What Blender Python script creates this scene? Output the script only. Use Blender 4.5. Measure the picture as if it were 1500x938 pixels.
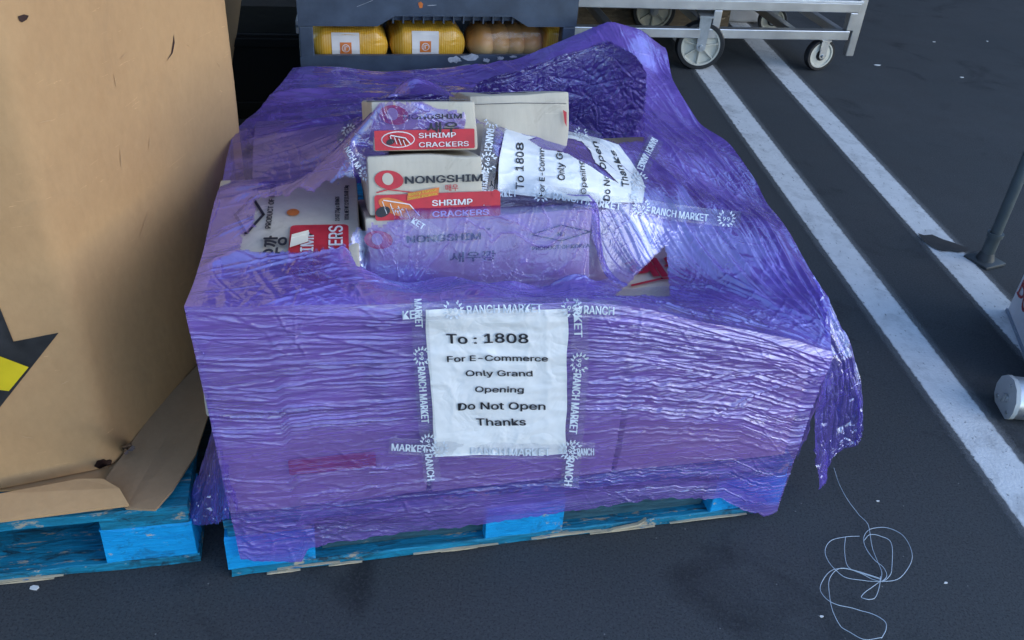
import bpy, bmesh, math, random
import numpy as np
from mathutils import Matrix, Vector
from mathutils.bvhtree import BVHTree
R = math.radians
random.seed(7)
scene = bpy.context.scene
for o in list(bpy.data.objects):
    bpy.data.objects.remove(o)
COL = scene.collection

# ------------------------------------------------------------------ camera
CAM_H, FPX = 1.2316, 1304.0
ROT = np.array([[0.99692077, 0.07841537, 0.0],
                [0.04416864, -0.56153065, 0.82627626],
                [0.06479276, -0.82373197, -0.56326507]])   # columns: right, down, forward
cam = bpy.data.cameras.new('camera')
cam.sensor_width = 36.0
cam.lens = FPX / 1500 * 36.0
cam.clip_start, cam.clip_end = 0.05, 500
camo = bpy.data.objects.new('camera', cam)
COL.objects.link(camo)
camo.matrix_world = Matrix(((ROT[0, 0], -ROT[0, 1], -ROT[0, 2], 0), (ROT[1, 0], -ROT[1, 1], -ROT[1, 2], 0),
                            (ROT[2, 0], -ROT[2, 1], -ROT[2, 2], CAM_H), (0, 0, 0, 1)))
scene.camera = camo

# ------------------------------------------------------------------ light: open shade, blue sky
SUN_EL, SUN_AZ = 25.0, 108.0     # azimuth clockwise from +Y: broad light from the open right side
w = bpy.data.worlds.new('World')
scene.world = w
w.use_nodes = True
nt = w.node_tree
bg = nt.nodes['Background']
sky = nt.nodes.new('ShaderNodeTexSky')
sky.sky_type = 'NISHITA'
sky.sun_disc = False
sky.sun_elevation = R(SUN_EL)
sky.sun_rotation = R(SUN_AZ)
sky.air_density, sky.dust_density, sky.ozone_density = 1.0, 0.3, 2.5
nt.links.new(sky.outputs[0], bg.inputs[0])
bg.inputs[1].default_value = 0.15
sun = bpy.data.lights.new('sun', 'SUN')
sun.energy = 0.34
sun.angle = R(50)
sun.color = (1.0, 0.95, 0.90)
suno = bpy.data.objects.new('sun', sun)
COL.objects.link(suno)
d_ = Vector((math.sin(R(SUN_AZ)) * math.cos(R(SUN_EL)), math.cos(R(SUN_AZ)) * math.cos(R(SUN_EL)), math.sin(R(SUN_EL))))
suno.rotation_euler = d_.to_track_quat('Z', 'Y').to_euler()
vs = scene.view_settings
vs.view_transform, vs.look, vs.gamma, vs.use_curve_mapping = 'Standard', 'None', 1.0, False
vs.exposure = 1.35
scene.render.engine = 'CYCLES'
cy = scene.cycles
cy.max_bounces, cy.transparent_max_bounces, cy.diffuse_bounces, cy.glossy_bounces = 10, 20, 4, 4
cy.use_denoising = True
cy.caustics_reflective = cy.caustics_refractive = False

# ------------------------------------------------------------------ materials
class NT:
    def __init__(s, name):
        s.m = bpy.data.materials.new(name)
        s.m.use_nodes = True
        s.t = s.m.node_tree
        s.t.nodes.clear()
        s.out = s.n('ShaderNodeOutputMaterial')
        s.tc = s.n('ShaderNodeTexCoord').outputs['Object']

    def n(s, typ, **kw):
        nd = s.t.nodes.new(typ)
        for k, v in kw.items():
            if k[0] == '_':
                nd.inputs[k[1:].replace('_', ' ')].default_value = v
            else:
                setattr(nd, k, v)
        return nd

    def l(s, a, b):
        s.t.links.new(a, b)

    def noise(s, scale, detail=4, rough=.55, stretch=None, dist=0.0):
        nd = s.n('ShaderNodeTexNoise', _Scale=scale, _Detail=detail, _Roughness=rough, _Distortion=dist)
        if stretch:
            mp = s.n('ShaderNodeMapping')
            mp.inputs['Scale'].default_value = stretch
            s.l(s.tc, mp.inputs[0])
            s.l(mp.outputs[0], nd.inputs[0])
        else:
            s.l(s.tc, nd.inputs[0])
        return nd.outputs['Fac']

    def ramp(s, src, stops, interp='LINEAR'):
        nd = s.n('ShaderNodeValToRGB')
        cr = nd.color_ramp
        cr.interpolation = interp
        while len(cr.elements) < len(stops):
            cr.elements.new(.5)
        for e, (p, c) in zip(cr.elements, stops):
            e.position = p
            e.color = (c, c, c, 1) if isinstance(c, (int, float)) else (*c, 1)
        s.l(src, nd.inputs[0])
        return nd.outputs[0]

    def mix(s, fac, a, b, blend='MIX'):
        nd = s.n('ShaderNodeMix', data_type='RGBA', blend_type=blend)
        for sock, v in ((nd.inputs[0], fac), (nd.inputs[6], a), (nd.inputs[7], b)):
            if isinstance(v, (int, float)):
                sock.default_value = v if sock == nd.inputs[0] else (v, v, v, 1)
            elif isinstance(v, tuple):
                sock.default_value = (*v, 1)
            else:
                s.l(v, sock)
        return nd.outputs[2]

    def math(s, op, a, b=None, c=None):
        nd = s.n('ShaderNodeMath', operation=op)
        for i, v in enumerate((a, b, c)):
            if v is None:
                continue
            if isinstance(v, (int, float)):
                nd.inputs[i].default_value = v
            else:
                s.l(v, nd.inputs[i])
        return nd.outputs[0]

    def bump(s, h, strength=.3, dist=.002, prev=None):
        nd = s.n('ShaderNodeBump', _Strength=strength, _Distance=dist)
        s.l(h, nd.inputs['Height'])
        if prev is not None:
            s.l(prev, nd.inputs['Normal'])
        return nd.outputs[0]

    def pbr(s, col, rough=.6, metal=0.0, normal=None, spec=.5):
        p = s.n('ShaderNodeBsdfPrincipled')
        for nm, v in (('Base Color', col), ('Roughness', rough), ('Metallic', metal), ('Specular IOR Level', spec)):
            if isinstance(v, (int, float)):
                p.inputs[nm].default_value = v
            elif isinstance(v, tuple):
                p.inputs[nm].default_value = (*v, 1)
            else:
                s.l(v, p.inputs[nm])
        if normal is not None:
            s.l(normal, p.inputs['Normal'])
        s.l(p.outputs[0], s.out.inputs[0])
        return s.m


def simple(name, col, rough=.6, metal=0.0, var=.25, scale=18, spec=.5, bump=.15):
    n = NT(name)
    f = n.noise(scale, 5, .6)
    c = n.mix(n.ramp(f, [(.3, 0.0), (.7, 1.0)]), tuple(x * (1 - var) for x in col), tuple(min(1, x * (1 + var)) for x in col))
    nb = n.bump(n.noise(scale * 9, 4), bump, .001) if bump else None
    return n.pbr(c, n.math('MULTIPLY_ADD', f, .25, rough - .12), metal, nb, spec)


def m_asphalt():
    n = NT('asphalt')
    big = n.noise(.9, 5, .6)
    mid = n.noise(7, 5, .65)
    fine = n.noise(160, 3, .7)
    c = n.mix(n.ramp(big, [(.3, 0.), (.7, 1.)]), (.039, .045, .049), (.057, .060, .063))
    c = n.mix(n.math('MULTIPLY', n.ramp(mid, [(.45, 0.), (.75, 1.)]), .6), c, (.052, .052, .054))
    c = n.mix(n.math('MULTIPLY', n.ramp(n.noise(3.1, 4, .6, None, 1.0), [(.58, 0.), (.72, 1.)]), .75), c, (.014, .015, .018))
    c = n.mix(n.math('MULTIPLY', n.ramp(fine, [(.48, 0.), (.78, 1.)]), .45), c, (.095, .098, .10))
    c = n.mix(n.math('MULTIPLY', n.ramp(n.noise(260, 2, .6), [(.52, 0.), (.66, 1.)]), .6), c, (.012, .014, .016))
    scr = n.noise(5, 4, .7, (9, .55, 1), 2.0)
    c = n.mix(n.math('MULTIPLY', n.ramp(scr, [(.66, 0.), (.70, 1.), (.72, 1.), (.76, 0.)]), .35), c, (.09, .085, .088))
    v = n.n('ShaderNodeTexVoronoi', _Scale=42.0)
    n.l(n.tc, v.inputs[0])
    wn = n.n('ShaderNodeTexWhiteNoise')
    n.l(v.outputs['Position'], wn.inputs[0])
    spk = n.math('MULTIPLY', n.math('LESS_THAN', v.outputs['Distance'], .06), n.math('GREATER_THAN', wn.outputs[0], .86))
    c = n.mix(spk, c, (.16, .16, .155))
    b = n.bump(fine, .3, .003)
    b = n.bump(n.noise(420, 2), .3, .0015, b)
    return n.pbr(c, n.math('MULTIPLY_ADD', mid, .25, .68), 0, b, .28)


def m_paint():
    n = NT('road_paint')
    sep = n.n('ShaderNodeSeparateXYZ')
    n.l(n.tc, sep.inputs[0])
    ax = n.math('ABSOLUTE', sep.outputs[0])
    wob = n.math('MULTIPLY_ADD', n.noise(40, 4, .7), .014, -.007)
    e = n.math('ADD', ax, wob)
    core = n.ramp(e, [(.046, 1.), (.052, 0.)])
    fuzz = n.math('MULTIPLY', n.ramp(n.math('MULTIPLY_ADD', n.noise(130, 3), .022, e), [(.046, 1.), (.082, 0.)]), .30)
    wear = n.ramp(n.noise(75, 5, .72, (1, .6, 1)), [(.30, .0), (.40, 1.)])
    wear2 = n.ramp(n.noise(11, 5, .7), [(.28, .65), (.5, 1.)])
    f = n.math('MAXIMUM', n.math('MULTIPLY', n.math('MULTIPLY', core, wear), wear2), fuzz)
    white = n.mix(n.noise(24, 5, .65), (.54, .55, .55), (.76, .77, .77))
    m = n.pbr(white, .72, 0, n.bump(n.noise(160, 4), .45, .003), .3)
    bs = [x for x in n.t.nodes if x.type == 'BSDF_PRINCIPLED'][0]
    tr = n.n('ShaderNodeBsdfTransparent')
    mx = n.n('ShaderNodeMixShader')
    n.l(f, mx.inputs[0])
    n.l(tr.outputs[0], mx.inputs[1])
    n.l(bs.outputs[0], mx.inputs[2])
    n.l(mx.outputs[0], n.out.inputs[0])
    return m


def m_wood(name, a, b, worn=(.42, .35, .25), wornf=.62, dirt=.5):
    n = NT(name)
    g = n.noise(9, 6, .65, (1.5, 14, 14), .6)
    c = n.mix(n.ramp(g, [(.3, 0.), (.7, 1.)]), a, b)
    c = n.mix(n.math('MULTIPLY', n.ramp(n.noise(26, 5, .7, (.6, 3, 1)), [(wornf, 0.), (wornf + .05, 1.)]), .9), c, worn)
    c = n.mix(n.math('MULTIPLY', n.ramp(n.noise(13, 6, .75, (1, 4, 2), 1.2), [(.52, 0.), (.66, 1.)]), dirt), c, (.012, .02, .028))
    nb = n.bump(n.noise(30, 5, .7, (1, 12, 12)), .5, .004)
    return n.pbr(c, .6, 0, nb, .35)


def m_card(name, a, b, dirt=(.2, .14, .09), dirtf=.25, stretch=(3, 3, .6)):
    n = NT(name)
    c = n.mix(n.ramp(n.noise(3.0, 5, .6), [(.3, 0.), (.72, 1.)]), a, b)
    fib = n.noise(42, 5, .7, stretch)
    c = n.mix(n.math('MULTIPLY', n.ramp(fib, [(.35, 0.), (.7, 1.)]), .22), c, tuple(min(1, x * 1.25) for x in b))
    c = n.mix(n.math('MULTIPLY', n.ramp(n.noise(7, 6, .75, None, .8), [(.56, 0.), (.72, 1.)]), dirtf), c, dirt)
    scr = n.noise(6, 3, .6, (.8, .8, 10), 3.0)
    c = n.mix(n.math('MULTIPLY', n.ramp(scr, [(.695, 0.), (.705, 1.), (.712, 1.), (.722, 0.)]), .5), c, tuple(min(1, x * 1.6) for x in b))
    nb = n.bump(n.noise(5, 4, .6), .35, .02)
    nb = n.bump(fib, .25, .0012, nb)
    return n.pbr(c, .72, 0, nb, .3)


def m_film(name, tint, body, dens, stretch, bscale=1.0, gl=.15, wr=.0035, gk=.18):
    """thin translucent plastic: tinted see-through + milky body + sharp sky reflections on the creases"""
    n = NT(name)
    w1 = n.noise(9 * bscale, 4, .55, stretch, 1.2)
    w2 = n.noise(30 * bscale, 4, .55, stretch, .8)
    line = lambda w_, k: n.ramp(n.math('ABSOLUTE', n.math('SUBTRACT', w_, .5)), [(.0, 1.), (k * .4, .35), (k, 0.)])
    l1, l2 = line(w1, .06), line(w2, .08)
    nb = n.bump(l1, .6, wr)
    nb = n.bump(l2, .6, wr * .45, nb)
    nb = n.bump(n.noise(16 * bscale, 3, .5, stretch, .6), .5, wr * 1.5, nb)
    dn = n.noise(5, 5, .65, stretch, 1.0)
    at = n.n('ShaderNodeAttribute', attribute_name='layers')      # how many layers of film lie over one another here
    d = n.math('MULTIPLY', n.math('MULTIPLY_ADD', n.math('SUBTRACT', dn, .5), .7, dens), at.outputs['Fac'])
    d = n.math('MINIMUM', n.math('MAXIMUM', n.math('MULTIPLY_ADD', l1, .2, d), .06), .97)
    tr = n.n('ShaderNodeBsdfTransparent')
    tr.inputs[0].default_value = (*tint, 1)
    df = n.n('ShaderNodeBsdfDiffuse')
    tl = n.n('ShaderNodeBsdfTranslucent')
    bc = n.mix(n.ramp(n.noise(3.5, 5, .6), [(.3, 0.), (.7, 1.)]), tuple(x * .82 for x in body), tuple(x * 1.15 for x in body))
    for q in (df, tl):
        n.l(bc, q.inputs[0])
        n.l(nb, q.inputs['Normal'])
    ms = n.n('ShaderNodeMixShader', _Fac=.35)
    n.l(df.outputs[0], ms.inputs[1])
    n.l(tl.outputs[0], ms.inputs[2])
    m2 = n.n('ShaderNodeMixShader')
    n.l(d, m2.inputs[0])
    n.l(tr.outputs[0], m2.inputs[1])
    n.l(ms.outputs[0], m2.inputs[2])
    lw = n.n('ShaderNodeLayerWeight', _Blend=.5)
    n.l(nb, lw.inputs['Normal'])
    fr = n.math('MULTIPLY_ADD', n.math('POWER', lw.outputs['Facing'], 4.0), .60, n.math('MINIMUM', n.math('MULTIPLY_ADD', at.outputs['Fac'], gk, .02), gk * 1.3))
    gs = n.n('ShaderNodeBsdfGlossy', _Roughness=gl)
    gs.inputs[0].default_value = (.72, .80, 1, 1)
    n.l(nb, gs.inputs['Normal'])
    m3 = n.n('ShaderNodeMixShader')
    n.l(fr, m3.inputs[0])
    n.l(m2.outputs[0], m3.inputs[1])
    n.l(gs.outputs[0], m3.inputs[2])
    n.l(m3.outputs[0], n.out.inputs[0])
    return n.m


def m_clear(name, col, fac, gl=.12, stretch=None):
    n = NT(name)
    tr = n.n('ShaderNodeBsdfTransparent')
    df = n.n('ShaderNodeBsdfDiffuse')
    df.inputs[0].default_value = (*col, 1)
    m1 = n.n('ShaderNodeMixShader', _Fac=fac)
    n.l(tr.outputs[0], m1.inputs[1])
    n.l(df.outputs[0], m1.inputs[2])
    nb = n.bump(n.noise(25, 5, .6, stretch, 1.0), .8, .006)
    lw = n.n('ShaderNodeLayerWeight', _Blend=.5)
    n.l(nb, lw.inputs['Normal'])
    gs = n.n('ShaderNodeBsdfGlossy', _Roughness=gl)
    n.l(nb, gs.inputs['Normal'])
    m2 = n.n('ShaderNodeMixShader')
    n.l(n.math('MULTIPLY_ADD', n.math('POWER', lw.outputs['Facing'], 4.0), .7, .06), m2.inputs[0])
    n.l(m1.outputs[0], m2.inputs[1])
    n.l(gs.outputs[0], m2.inputs[2])
    n.l(m2.outputs[0], n.out.inputs[0])
    return n.m


def m_paper():
    n = NT('paper')
    c = n.mix(n.noise(8, 4), (.70, .72, .74), (.80, .81, .82))
    v = n.noise(13, 3, .5, None, .8)
    nb = n.bump(n.math('ABSOLUTE', n.math('SUBTRACT', v, .5)), .5, .012)
    nb = n.bump(n.noise(40, 4), .2, .002, nb)
    return n.pbr(c, .5, 0, nb, .4)


M = {}
M['asphalt'] = m_asphalt()
M['paint'] = m_paint()
M['blue_wood'] = m_wood('blue_painted_wood', (.004, .09, .14), (.006, .27, .46), wornf=.57, dirt=.9)
M['blue_end'] = m_wood('bright_blue_wood', (.0, .24, .55), (.003, .38, .80), wornf=.62, dirt=.55)
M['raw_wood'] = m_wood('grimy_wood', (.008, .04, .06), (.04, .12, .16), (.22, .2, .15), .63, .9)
M['split_wood'] = m_wood('split_wood', (.45, .37, .25), (.62, .53, .38), (.02, .18, .4), .62, .2)
M['old_wood'] = m_wood('weathered_wood', (.10, .075, .05), (.24, .18, .12))
M['kraft'] = m_card('kraft_board', (.41, .24, .115), (.48, .295, .145), dirtf=.16, stretch=(2, 2, 1.2))
M['tray_board'] = m_card('tray_board', (.27, .175, .095), (.34, .225, .13), dirtf=.15)
M['carton'] = m_card('grey_carton_board', (.47, .42, .33), (.55, .50, .41), (.22, .17, .11), .62)
M['cream'] = m_card('cream_carton_board', (.58, .48, .33), (.66, .57, .42), (.22, .17, .11), .2)
M['tan'] = m_card('tan_carton_board', (.42, .30, .17), (.50, .37, .23), (.22, .17, .11), .25)
M['ink'] = simple('black_ink', (.018, .019, .026), .6, var=.3, bump=0)
M['red'] = simple('red_ink', (.50, .022, .035), .55, var=.18, scale=30, bump=0)
M['white_ink'] = simple('white_ink', (.72, .70, .68), .6, var=.08, bump=0)
M['orange_ink'] = simple('orange_ink', (.62, .17, .03), .55, bump=0)
M['yellow_ink'] = simple('yellow_ink', (.75, .52, .05), .55, var=.1, bump=0)
M['black_print'] = simple('black_print', (.02, .02, .022), .55, var=.4, scale=40, bump=0)
M['yellow_print'] = simple('yellow_print', (.62, .47, .01), .55, var=.1, bump=0)
M['kraft_scuff'] = m_card('kraft_scuff', (.45, .275, .14), (.52, .335, .18), dirtf=.1)
M['stain'] = simple('brown_stain', (.03, .012, .008), .5, var=.5, scale=90, bump=0)
M['tape_print'] = simple('pale_tape_print', (.62, .68, .76), .5, var=.15, scale=60, bump=0)
M['film_front'] = m_film('purple_film_stretched', (.68, .55, .93), (.34, .19, .74), .47, (.7, .7, 9), 1.0, .09, .0006, .13)
M['film_top'] = m_film('purple_film_draped', (.71, .61, .95), (.35, .22, .84), .42, (1, 1, 1), 1.0, .12, .0010, .21)
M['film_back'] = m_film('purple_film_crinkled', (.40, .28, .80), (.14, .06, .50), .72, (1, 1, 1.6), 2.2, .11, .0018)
M['film_loose'] = m_film('purple_film_loose', (.68, .60, .97), (.30, .19, .92), .34, (1, 1, .5), 1.4, .14, .0012)
M['tape'] = m_clear('clear_tape', (.58, .60, .8), .07, .10, (1, 1, 3))
M['clear_bag'] = m_clear('clear_bag', (.8, .75, .7), .03, .10)
M['paper'] = m_paper()
M['aluminium'] = simple('brushed_aluminium', (.62, .63, .65), .34, .9, var=.1, scale=8, bump=.08)
M['zinc'] = simple('zinc_plate', (.52, .54, .56), .38, .85, var=.15, scale=30, bump=.1)
M['rubber'] = simple('black_rubber', (.014, .015, .018), .5, var=.3, bump=.1)
M['nylon'] = simple('cream_wheel_plastic', (.60, .58, .50), .45, var=.12, bump=.05)
M['deck'] = simple('pale_deck_sheet', (.66, .68, .70), .4, .3, var=.1, bump=.05)
M['crate'] = simple('slate_plastic', (.045, .066, .098), .48, var=.3, scale=14, bump=.12)
M['crate_wear'] = simple('worn_sticker_white', (.36, .39, .43), .6, var=.4, scale=60, bump=.1)
M['grey_paint'] = simple('grey_green_pole_paint', (.085, .105, .11), .45, .2, var=.15, bump=.06)
M['dark_plastic'] = simple('dark_foot_plastic', (.045, .055, .06), .5, var=.2, bump=.1)
M['white_board'] = simple('white_board', (.74, .75, .76), .5, var=.06, bump=.05)
M['blue_grey'] = simple('blue_grey_edge', (.25, .30, .36), .5, var=.1, bump=.05)
M['plastic_white'] = simple('grey_end_plastic', (.42, .44, .44), .35, var=.05, bump=.03)
M['thread'] = simple('pale_thread', (.50, .58, .66), .6, var=.15, bump=0)
M['scrap'] = simple('paper_scrap', (.70, .69, .66), .7, var=.1, bump=.1)
def m_bread():
    n = NT('baked_crust')
    sep = n.n('ShaderNodeSeparateXYZ')
    n.l(n.tc, sep.inputs[0])
    f = n.math('MULTIPLY_ADD', n.noise(30, 4), .02, sep.outputs[2])
    c = n.mix(n.ramp(f, [(.030, 0.), (.075, 1.)]), (.88, .66, .32), (.66, .30, .07))
    return n.pbr(c, .38, 0, n.bump(n.noise(60, 4), .15, .002), .5)


M['bread'] = m_bread()
M['wall'] = simple('dark_render', (.06, .06, .065), .85, var=.15, scale=3, bump=.2)
M['canvas'] = simple('canopy_cloth', (.045, .05, .06), .8, var=.1, scale=3, bump=.1)
M['green'] = simple('shade_dark_green_plastic', (.002, .004, .0035), .5, var=.2, bump=.1)  # near-black colour stands in for the deep shade of the gap
M['poly'] = simple('white_poly_sack', (.60, .61, .64), .55, var=.1, scale=12, bump=.3)
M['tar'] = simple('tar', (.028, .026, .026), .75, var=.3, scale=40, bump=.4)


def m_bagstripe():
    n = NT('yellow_striped_bag')
    sep = n.n('ShaderNodeSeparateXYZ')
    n.l(n.tc, sep.inputs[0])
    wv = n.math('SINE', n.math('MULTIPLY', sep.outputs[0], 2 * math.pi / .0062))
    c = n.mix(n.ramp(wv, [(.3, 0.), (.7, 1.)]), (.66, .33, .02), (.72, .45, .09))
    nb = n.bump(n.math('ABSOLUTE', n.math('SUBTRACT', n.noise(14, 3, .5, None, 1.0), .5)), .6, .010)
    return n.pbr(c, .28, 0, nb, .55)


M['bag'] = m_bagstripe()

# ------------------------------------------------------------------ helpers
def noise2(x, y, seed=0):
    x, y = np.asarray(x, float), np.asarray(y, float)
    xi, yi = np.floor(x).astype(np.int64), np.floor(y).astype(np.int64)
    fx, fy = x - xi, y - yi
    fx, fy = fx * fx * fx * (fx * (fx * 6 - 15) + 10), fy * fy * fy * (fy * (fy * 6 - 15) + 10)

    def h(i, j):
        n = (i * 374761393 + j * 668265263 + seed * 1442695041) & 0xFFFFFFFF
        n = ((n ^ (n >> 13)) * 1274126177) & 0xFFFFFFFF
        return ((n ^ (n >> 16)) & 0xFFFFFF) / float(0xFFFFFF)
    return (h(xi, yi) * (1 - fx) + h(xi + 1, yi) * fx) * (1 - fy) + (h(xi, yi + 1) * (1 - fx) + h(xi + 1, yi + 1) * fx) * fy


def ridge(x, y, seed=0, p=2.0):
    return (1 - np.abs(2 * noise2(x, y, seed) - 1)) ** p


def fbm(x, y, seed=0, o=4):
    s, a = 0, .5
    for i in range(o):
        s = s + a * noise2(x * 2 ** i, y * 2 ** i, seed + i)
        a *= .5
    return s


def streaks(X, Y, rows, n, seed, dirf, L, Wd, Hh, area, dens=None, spread=.1, curv=.12):
    """long thin creases: ridges with tapered ends laid on a grid (rows: the y of every grid row)"""
    rg = np.random.RandomState(seed)
    D = np.zeros(X.shape)
    x0, x1, y0, y1 = area
    done = 0
    for _ in range(n * 12):
        if done >= n:
            break
        cx, cy_ = rg.uniform(x0, x1), rg.uniform(y0, y1)
        if dens is not None and rg.rand() > dens(cx, cy_):
            continue
        done += 1
        an = dirf(cx, cy_) + rg.normal(0, spread)
        ln = rg.uniform(*L)
        wd = rg.uniform(*Wd)
        hh = rg.uniform(*Hh)
        cv_ = rg.normal(0, curv) / ln
        c_, s_ = math.cos(an), math.sin(an)
        ext = abs(s_) * ln / 2 + abs(c_) * 4 * wd + abs(cv_) * ln * ln / 4
        i0, i1 = np.searchsorted(rows, cy_ - ext), np.searchsorted(rows, cy_ + ext)
        if i1 - i0 < 1:
            continue
        dx, dy = X[i0:i1] - cx, Y[i0:i1] - cy_
        xi, et = dx * c_ + dy * s_, -dx * s_ + dy * c_
        et = et - cv_ * xi * xi
        tp = np.clip(1 - (2 * xi / ln) ** 2, 0, 1)
        ww = wd * (.45 + .55 * tp)
        D[i0:i1] += hh * tp * (np.exp(-(et / ww) ** 2) - .35 * np.exp(-((et - 2.2 * ww) / (1.6 * ww)) ** 2))
    return D


def sstep(a, b, x):
    t = np.clip((x - a) / (b - a), 0, 1)
    return t * t * (3 - 2 * t)


def tag(o, label=None, cat=None, group=None, kind=None):
    for k, v in (('label', label), ('category', cat), ('group', group), ('kind', kind)):
        if v:
            o[k] = v
    return o


def empty(name, loc=(0, 0, 0), rz=0.0, label=None, cat=None, group=None):
    o = bpy.data.objects.new(name, None)
    o.empty_display_size = .05
    COL.objects.link(o)
    o.location = loc
    o.rotation_euler = (0, 0, rz)
    return tag(o, label, cat, group)


def link_mesh(name, me, mats, parent=None, smooth=False):
    for m in (mats if isinstance(mats, (list, tuple)) else [mats]):
        me.materials.append(M[m] if isinstance(m, str) else m)
    o = bpy.data.objects.new(name, me)
    COL.objects.link(o)
    if parent:
        o.parent = parent
    if smooth:
        me.polygons.foreach_set('use_smooth', [True] * len(me.polygons))
    return o


class MB:
    def __init__(s):
        s.b = bmesh.new()

    def box(s, c, size, rz=0.0, bevel=0.0, rot=None, seg=1, jit=0.0):
        mat = Matrix.Translation(c) @ (rot if rot is not None else Matrix.Rotation(rz, 4, 'Z'))
        if seg > 1 or jit:
            # a board: chamfered cross-section carried along its longest side, each ring a little uneven
            ax = max(range(3), key=lambda i: size[i])
            i1, i2 = [i for i in range(3) if i != ax]
            a, b, L, k = size[i1] / 2, size[i2] / 2, size[ax], max(bevel, .0012)
            prof = [(a - k, b), (-a + k, b), (-a, b - k), (-a, -b + k), (-a + k, -b), (a - k, -b), (a, -b + k), (a, b - k)]
            rings = []
            for j in range(seg + 1):
                ring = []
                jx, jy = random.uniform(-jit, jit), random.uniform(-jit, jit)
                for x, y in prof:
                    co = [0, 0, 0]
                    co[ax] = L * (j / seg - .5) + (random.uniform(-jit, jit) if j in (0, seg) else 0)
                    co[i1] = x + jx * .5 + random.uniform(-jit, jit) * .6
                    co[i2] = y + jy * .5 + random.uniform(-jit, jit) * .6
                    ring.append(s.b.verts.new(mat @ Vector(co)))
                rings.append(ring)
            for p, q in zip(rings[:-1], rings[1:]):
                for i in range(8):
                    s.b.faces.new((p[i], p[(i + 1) % 8], q[(i + 1) % 8], q[i]))
            s.b.faces.new(rings[0][::-1])
            s.b.faces.new(rings[-1])
            return s
        r = bmesh.ops.create_cube(s.b, size=1.0)
        vs_ = r['verts']
        bmesh.ops.transform(s.b, matrix=mat @ Matrix.Diagonal((*size, 1)), verts=vs_)
        if bevel:
            es = list({e for v in vs_ for e in v.link_edges})
            bmesh.ops.bevel(s.b, geom=es, offset=bevel, segments=2, affect='EDGES', profile=.5)
        return s

    def cyl(s, p, q, r, r2=None, n=20, caps=True):
        p, q = Vector(p), Vector(q)
        d = q - p
        m = Matrix.Translation((p + q) / 2) @ d.to_track_quat('Z', 'Y').to_matrix().to_4x4()
        bmesh.ops.create_cone(s.b, cap_ends=caps, segments=n, radius1=r, radius2=r if r2 is None else r2, depth=d.length, matrix=m)
        return s

    def lathe(s, prof, mat, n=40):
        """prof: list of (radius, axial) revolved around local Z"""
        rings = []
        for r, z in prof:
            rings.append([s.b.verts.new(mat @ Vector((r * math.cos(2 * math.pi * i / n), r * math.sin(2 * math.pi * i / n), z))) for i in range(n)])
        for a, b in zip(rings[:-1], rings[1:]):
            for i in range(n):
                s.b.faces.new((a[i], a[(i + 1) % n], b[(i + 1) % n], b[i]))
        return s

    def prism(s, pts, p0, ex, ey, ez, depth, base=0.0):
        """polygon pts in (ex,ey), extruded along ez by depth"""
        p0, ex, ey, ez = map(Vector, (p0, ex, ey, ez))
        a = [s.b.verts.new(p0 + ex * x + ey * y + ez * base) for x, y in pts]
        b = [s.b.verts.new(v.co + ez * depth) for v in a]
        s.b.faces.new(a)
        s.b.faces.new(b[::-1])
        n = len(a)
        for i in range(n):
            s.b.faces.new((a[i], b[i], b[(i + 1) % n], a[(i + 1) % n]))
        return s

    def build(s, name, mats, parent=None, smooth=False, normals=True):
        if normals:
            bmesh.ops.recalc_face_normals(s.b, faces=s.b.faces[:])
        me = bpy.data.meshes.new(name)
        s.b.to_mesh(me)
        s.b.free()
        o = link_mesh(name, me, mats, parent, smooth)
        if smooth:
            me.set_sharp_from_angle(angle=R(38))
        return o


def grid_mesh(name, P, keep=None, mats='paper', parent=None, layers=None):
    """P: (ny,nx,3) -> quad mesh; keep: mask of quads"""
    ny, nx = P.shape[:2]
    idx = np.arange(ny * nx).reshape(ny, nx)
    q = np.stack([idx[:-1, :-1], idx[:-1, 1:], idx[1:, 1:], idx[1:, :-1]], -1)
    q = q[keep] if keep is not None else q.reshape(-1, 4)
    used = np.unique(q)
    re = -np.ones(ny * nx, int)
    re[used] = np.arange(len(used))
    me = bpy.data.meshes.new(name)
    me.from_pydata(P.reshape(-1, 3)[used].tolist(), [], re[q].tolist())
    me.update()
    at = me.attributes.new('layers', 'FLOAT', 'POINT')
    at.data.foreach_set('value', (np.ones(len(used)) if layers is None else layers.reshape(-1)[used]).astype(np.float32))
    o = link_mesh(name, me, mats, parent, True)
    return o


# pallet frame: origin at the front left foot of the wrapped pallet, u along its front, v to the back
A0 = np.array([-0.43409, 0.96865, 0.0])
PANG = R(14.676)
PU = np.array([math.cos(PANG), math.sin(PANG), 0])
PV = np.array([-math.sin(PANG), math.cos(PANG), 0])
FR = np.array([PU, PV, [0, 0, 1.0]])          # world -> pallet axes
CAMP = FR @ (np.array([0, 0, CAM_H]) - A0)      # camera in pallet coordinates


def pray(px, py):
    d = np.stack([(np.asarray(px, float) - 750) / FPX, (np.asarray(py, float) - 469) / FPX, np.ones_like(np.asarray(px, float))], -1)
    return d @ ROT.T @ FR.T


def onv(px, py, v):
    d = pray(px, py)
    return CAMP + d * ((v - CAMP[1]) / d[1])


def onh(px, py, h):
    d = pray(px, py)
    return CAMP + d * ((h - CAMP[2]) / d[2])


def toworld(P):
    return A0 + np.asarray(P) @ FR


def ground(px, py, z=0.0):
    return toworld(onh(px, py, z))


def project(P):
    c = ((np.asarray(P) - CAMP) @ FR) @ ROT
    return np.stack([750 + FPX * c[..., 0] / c[..., 2], 469 + FPX * c[..., 1] / c[..., 2]], -1)


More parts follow.
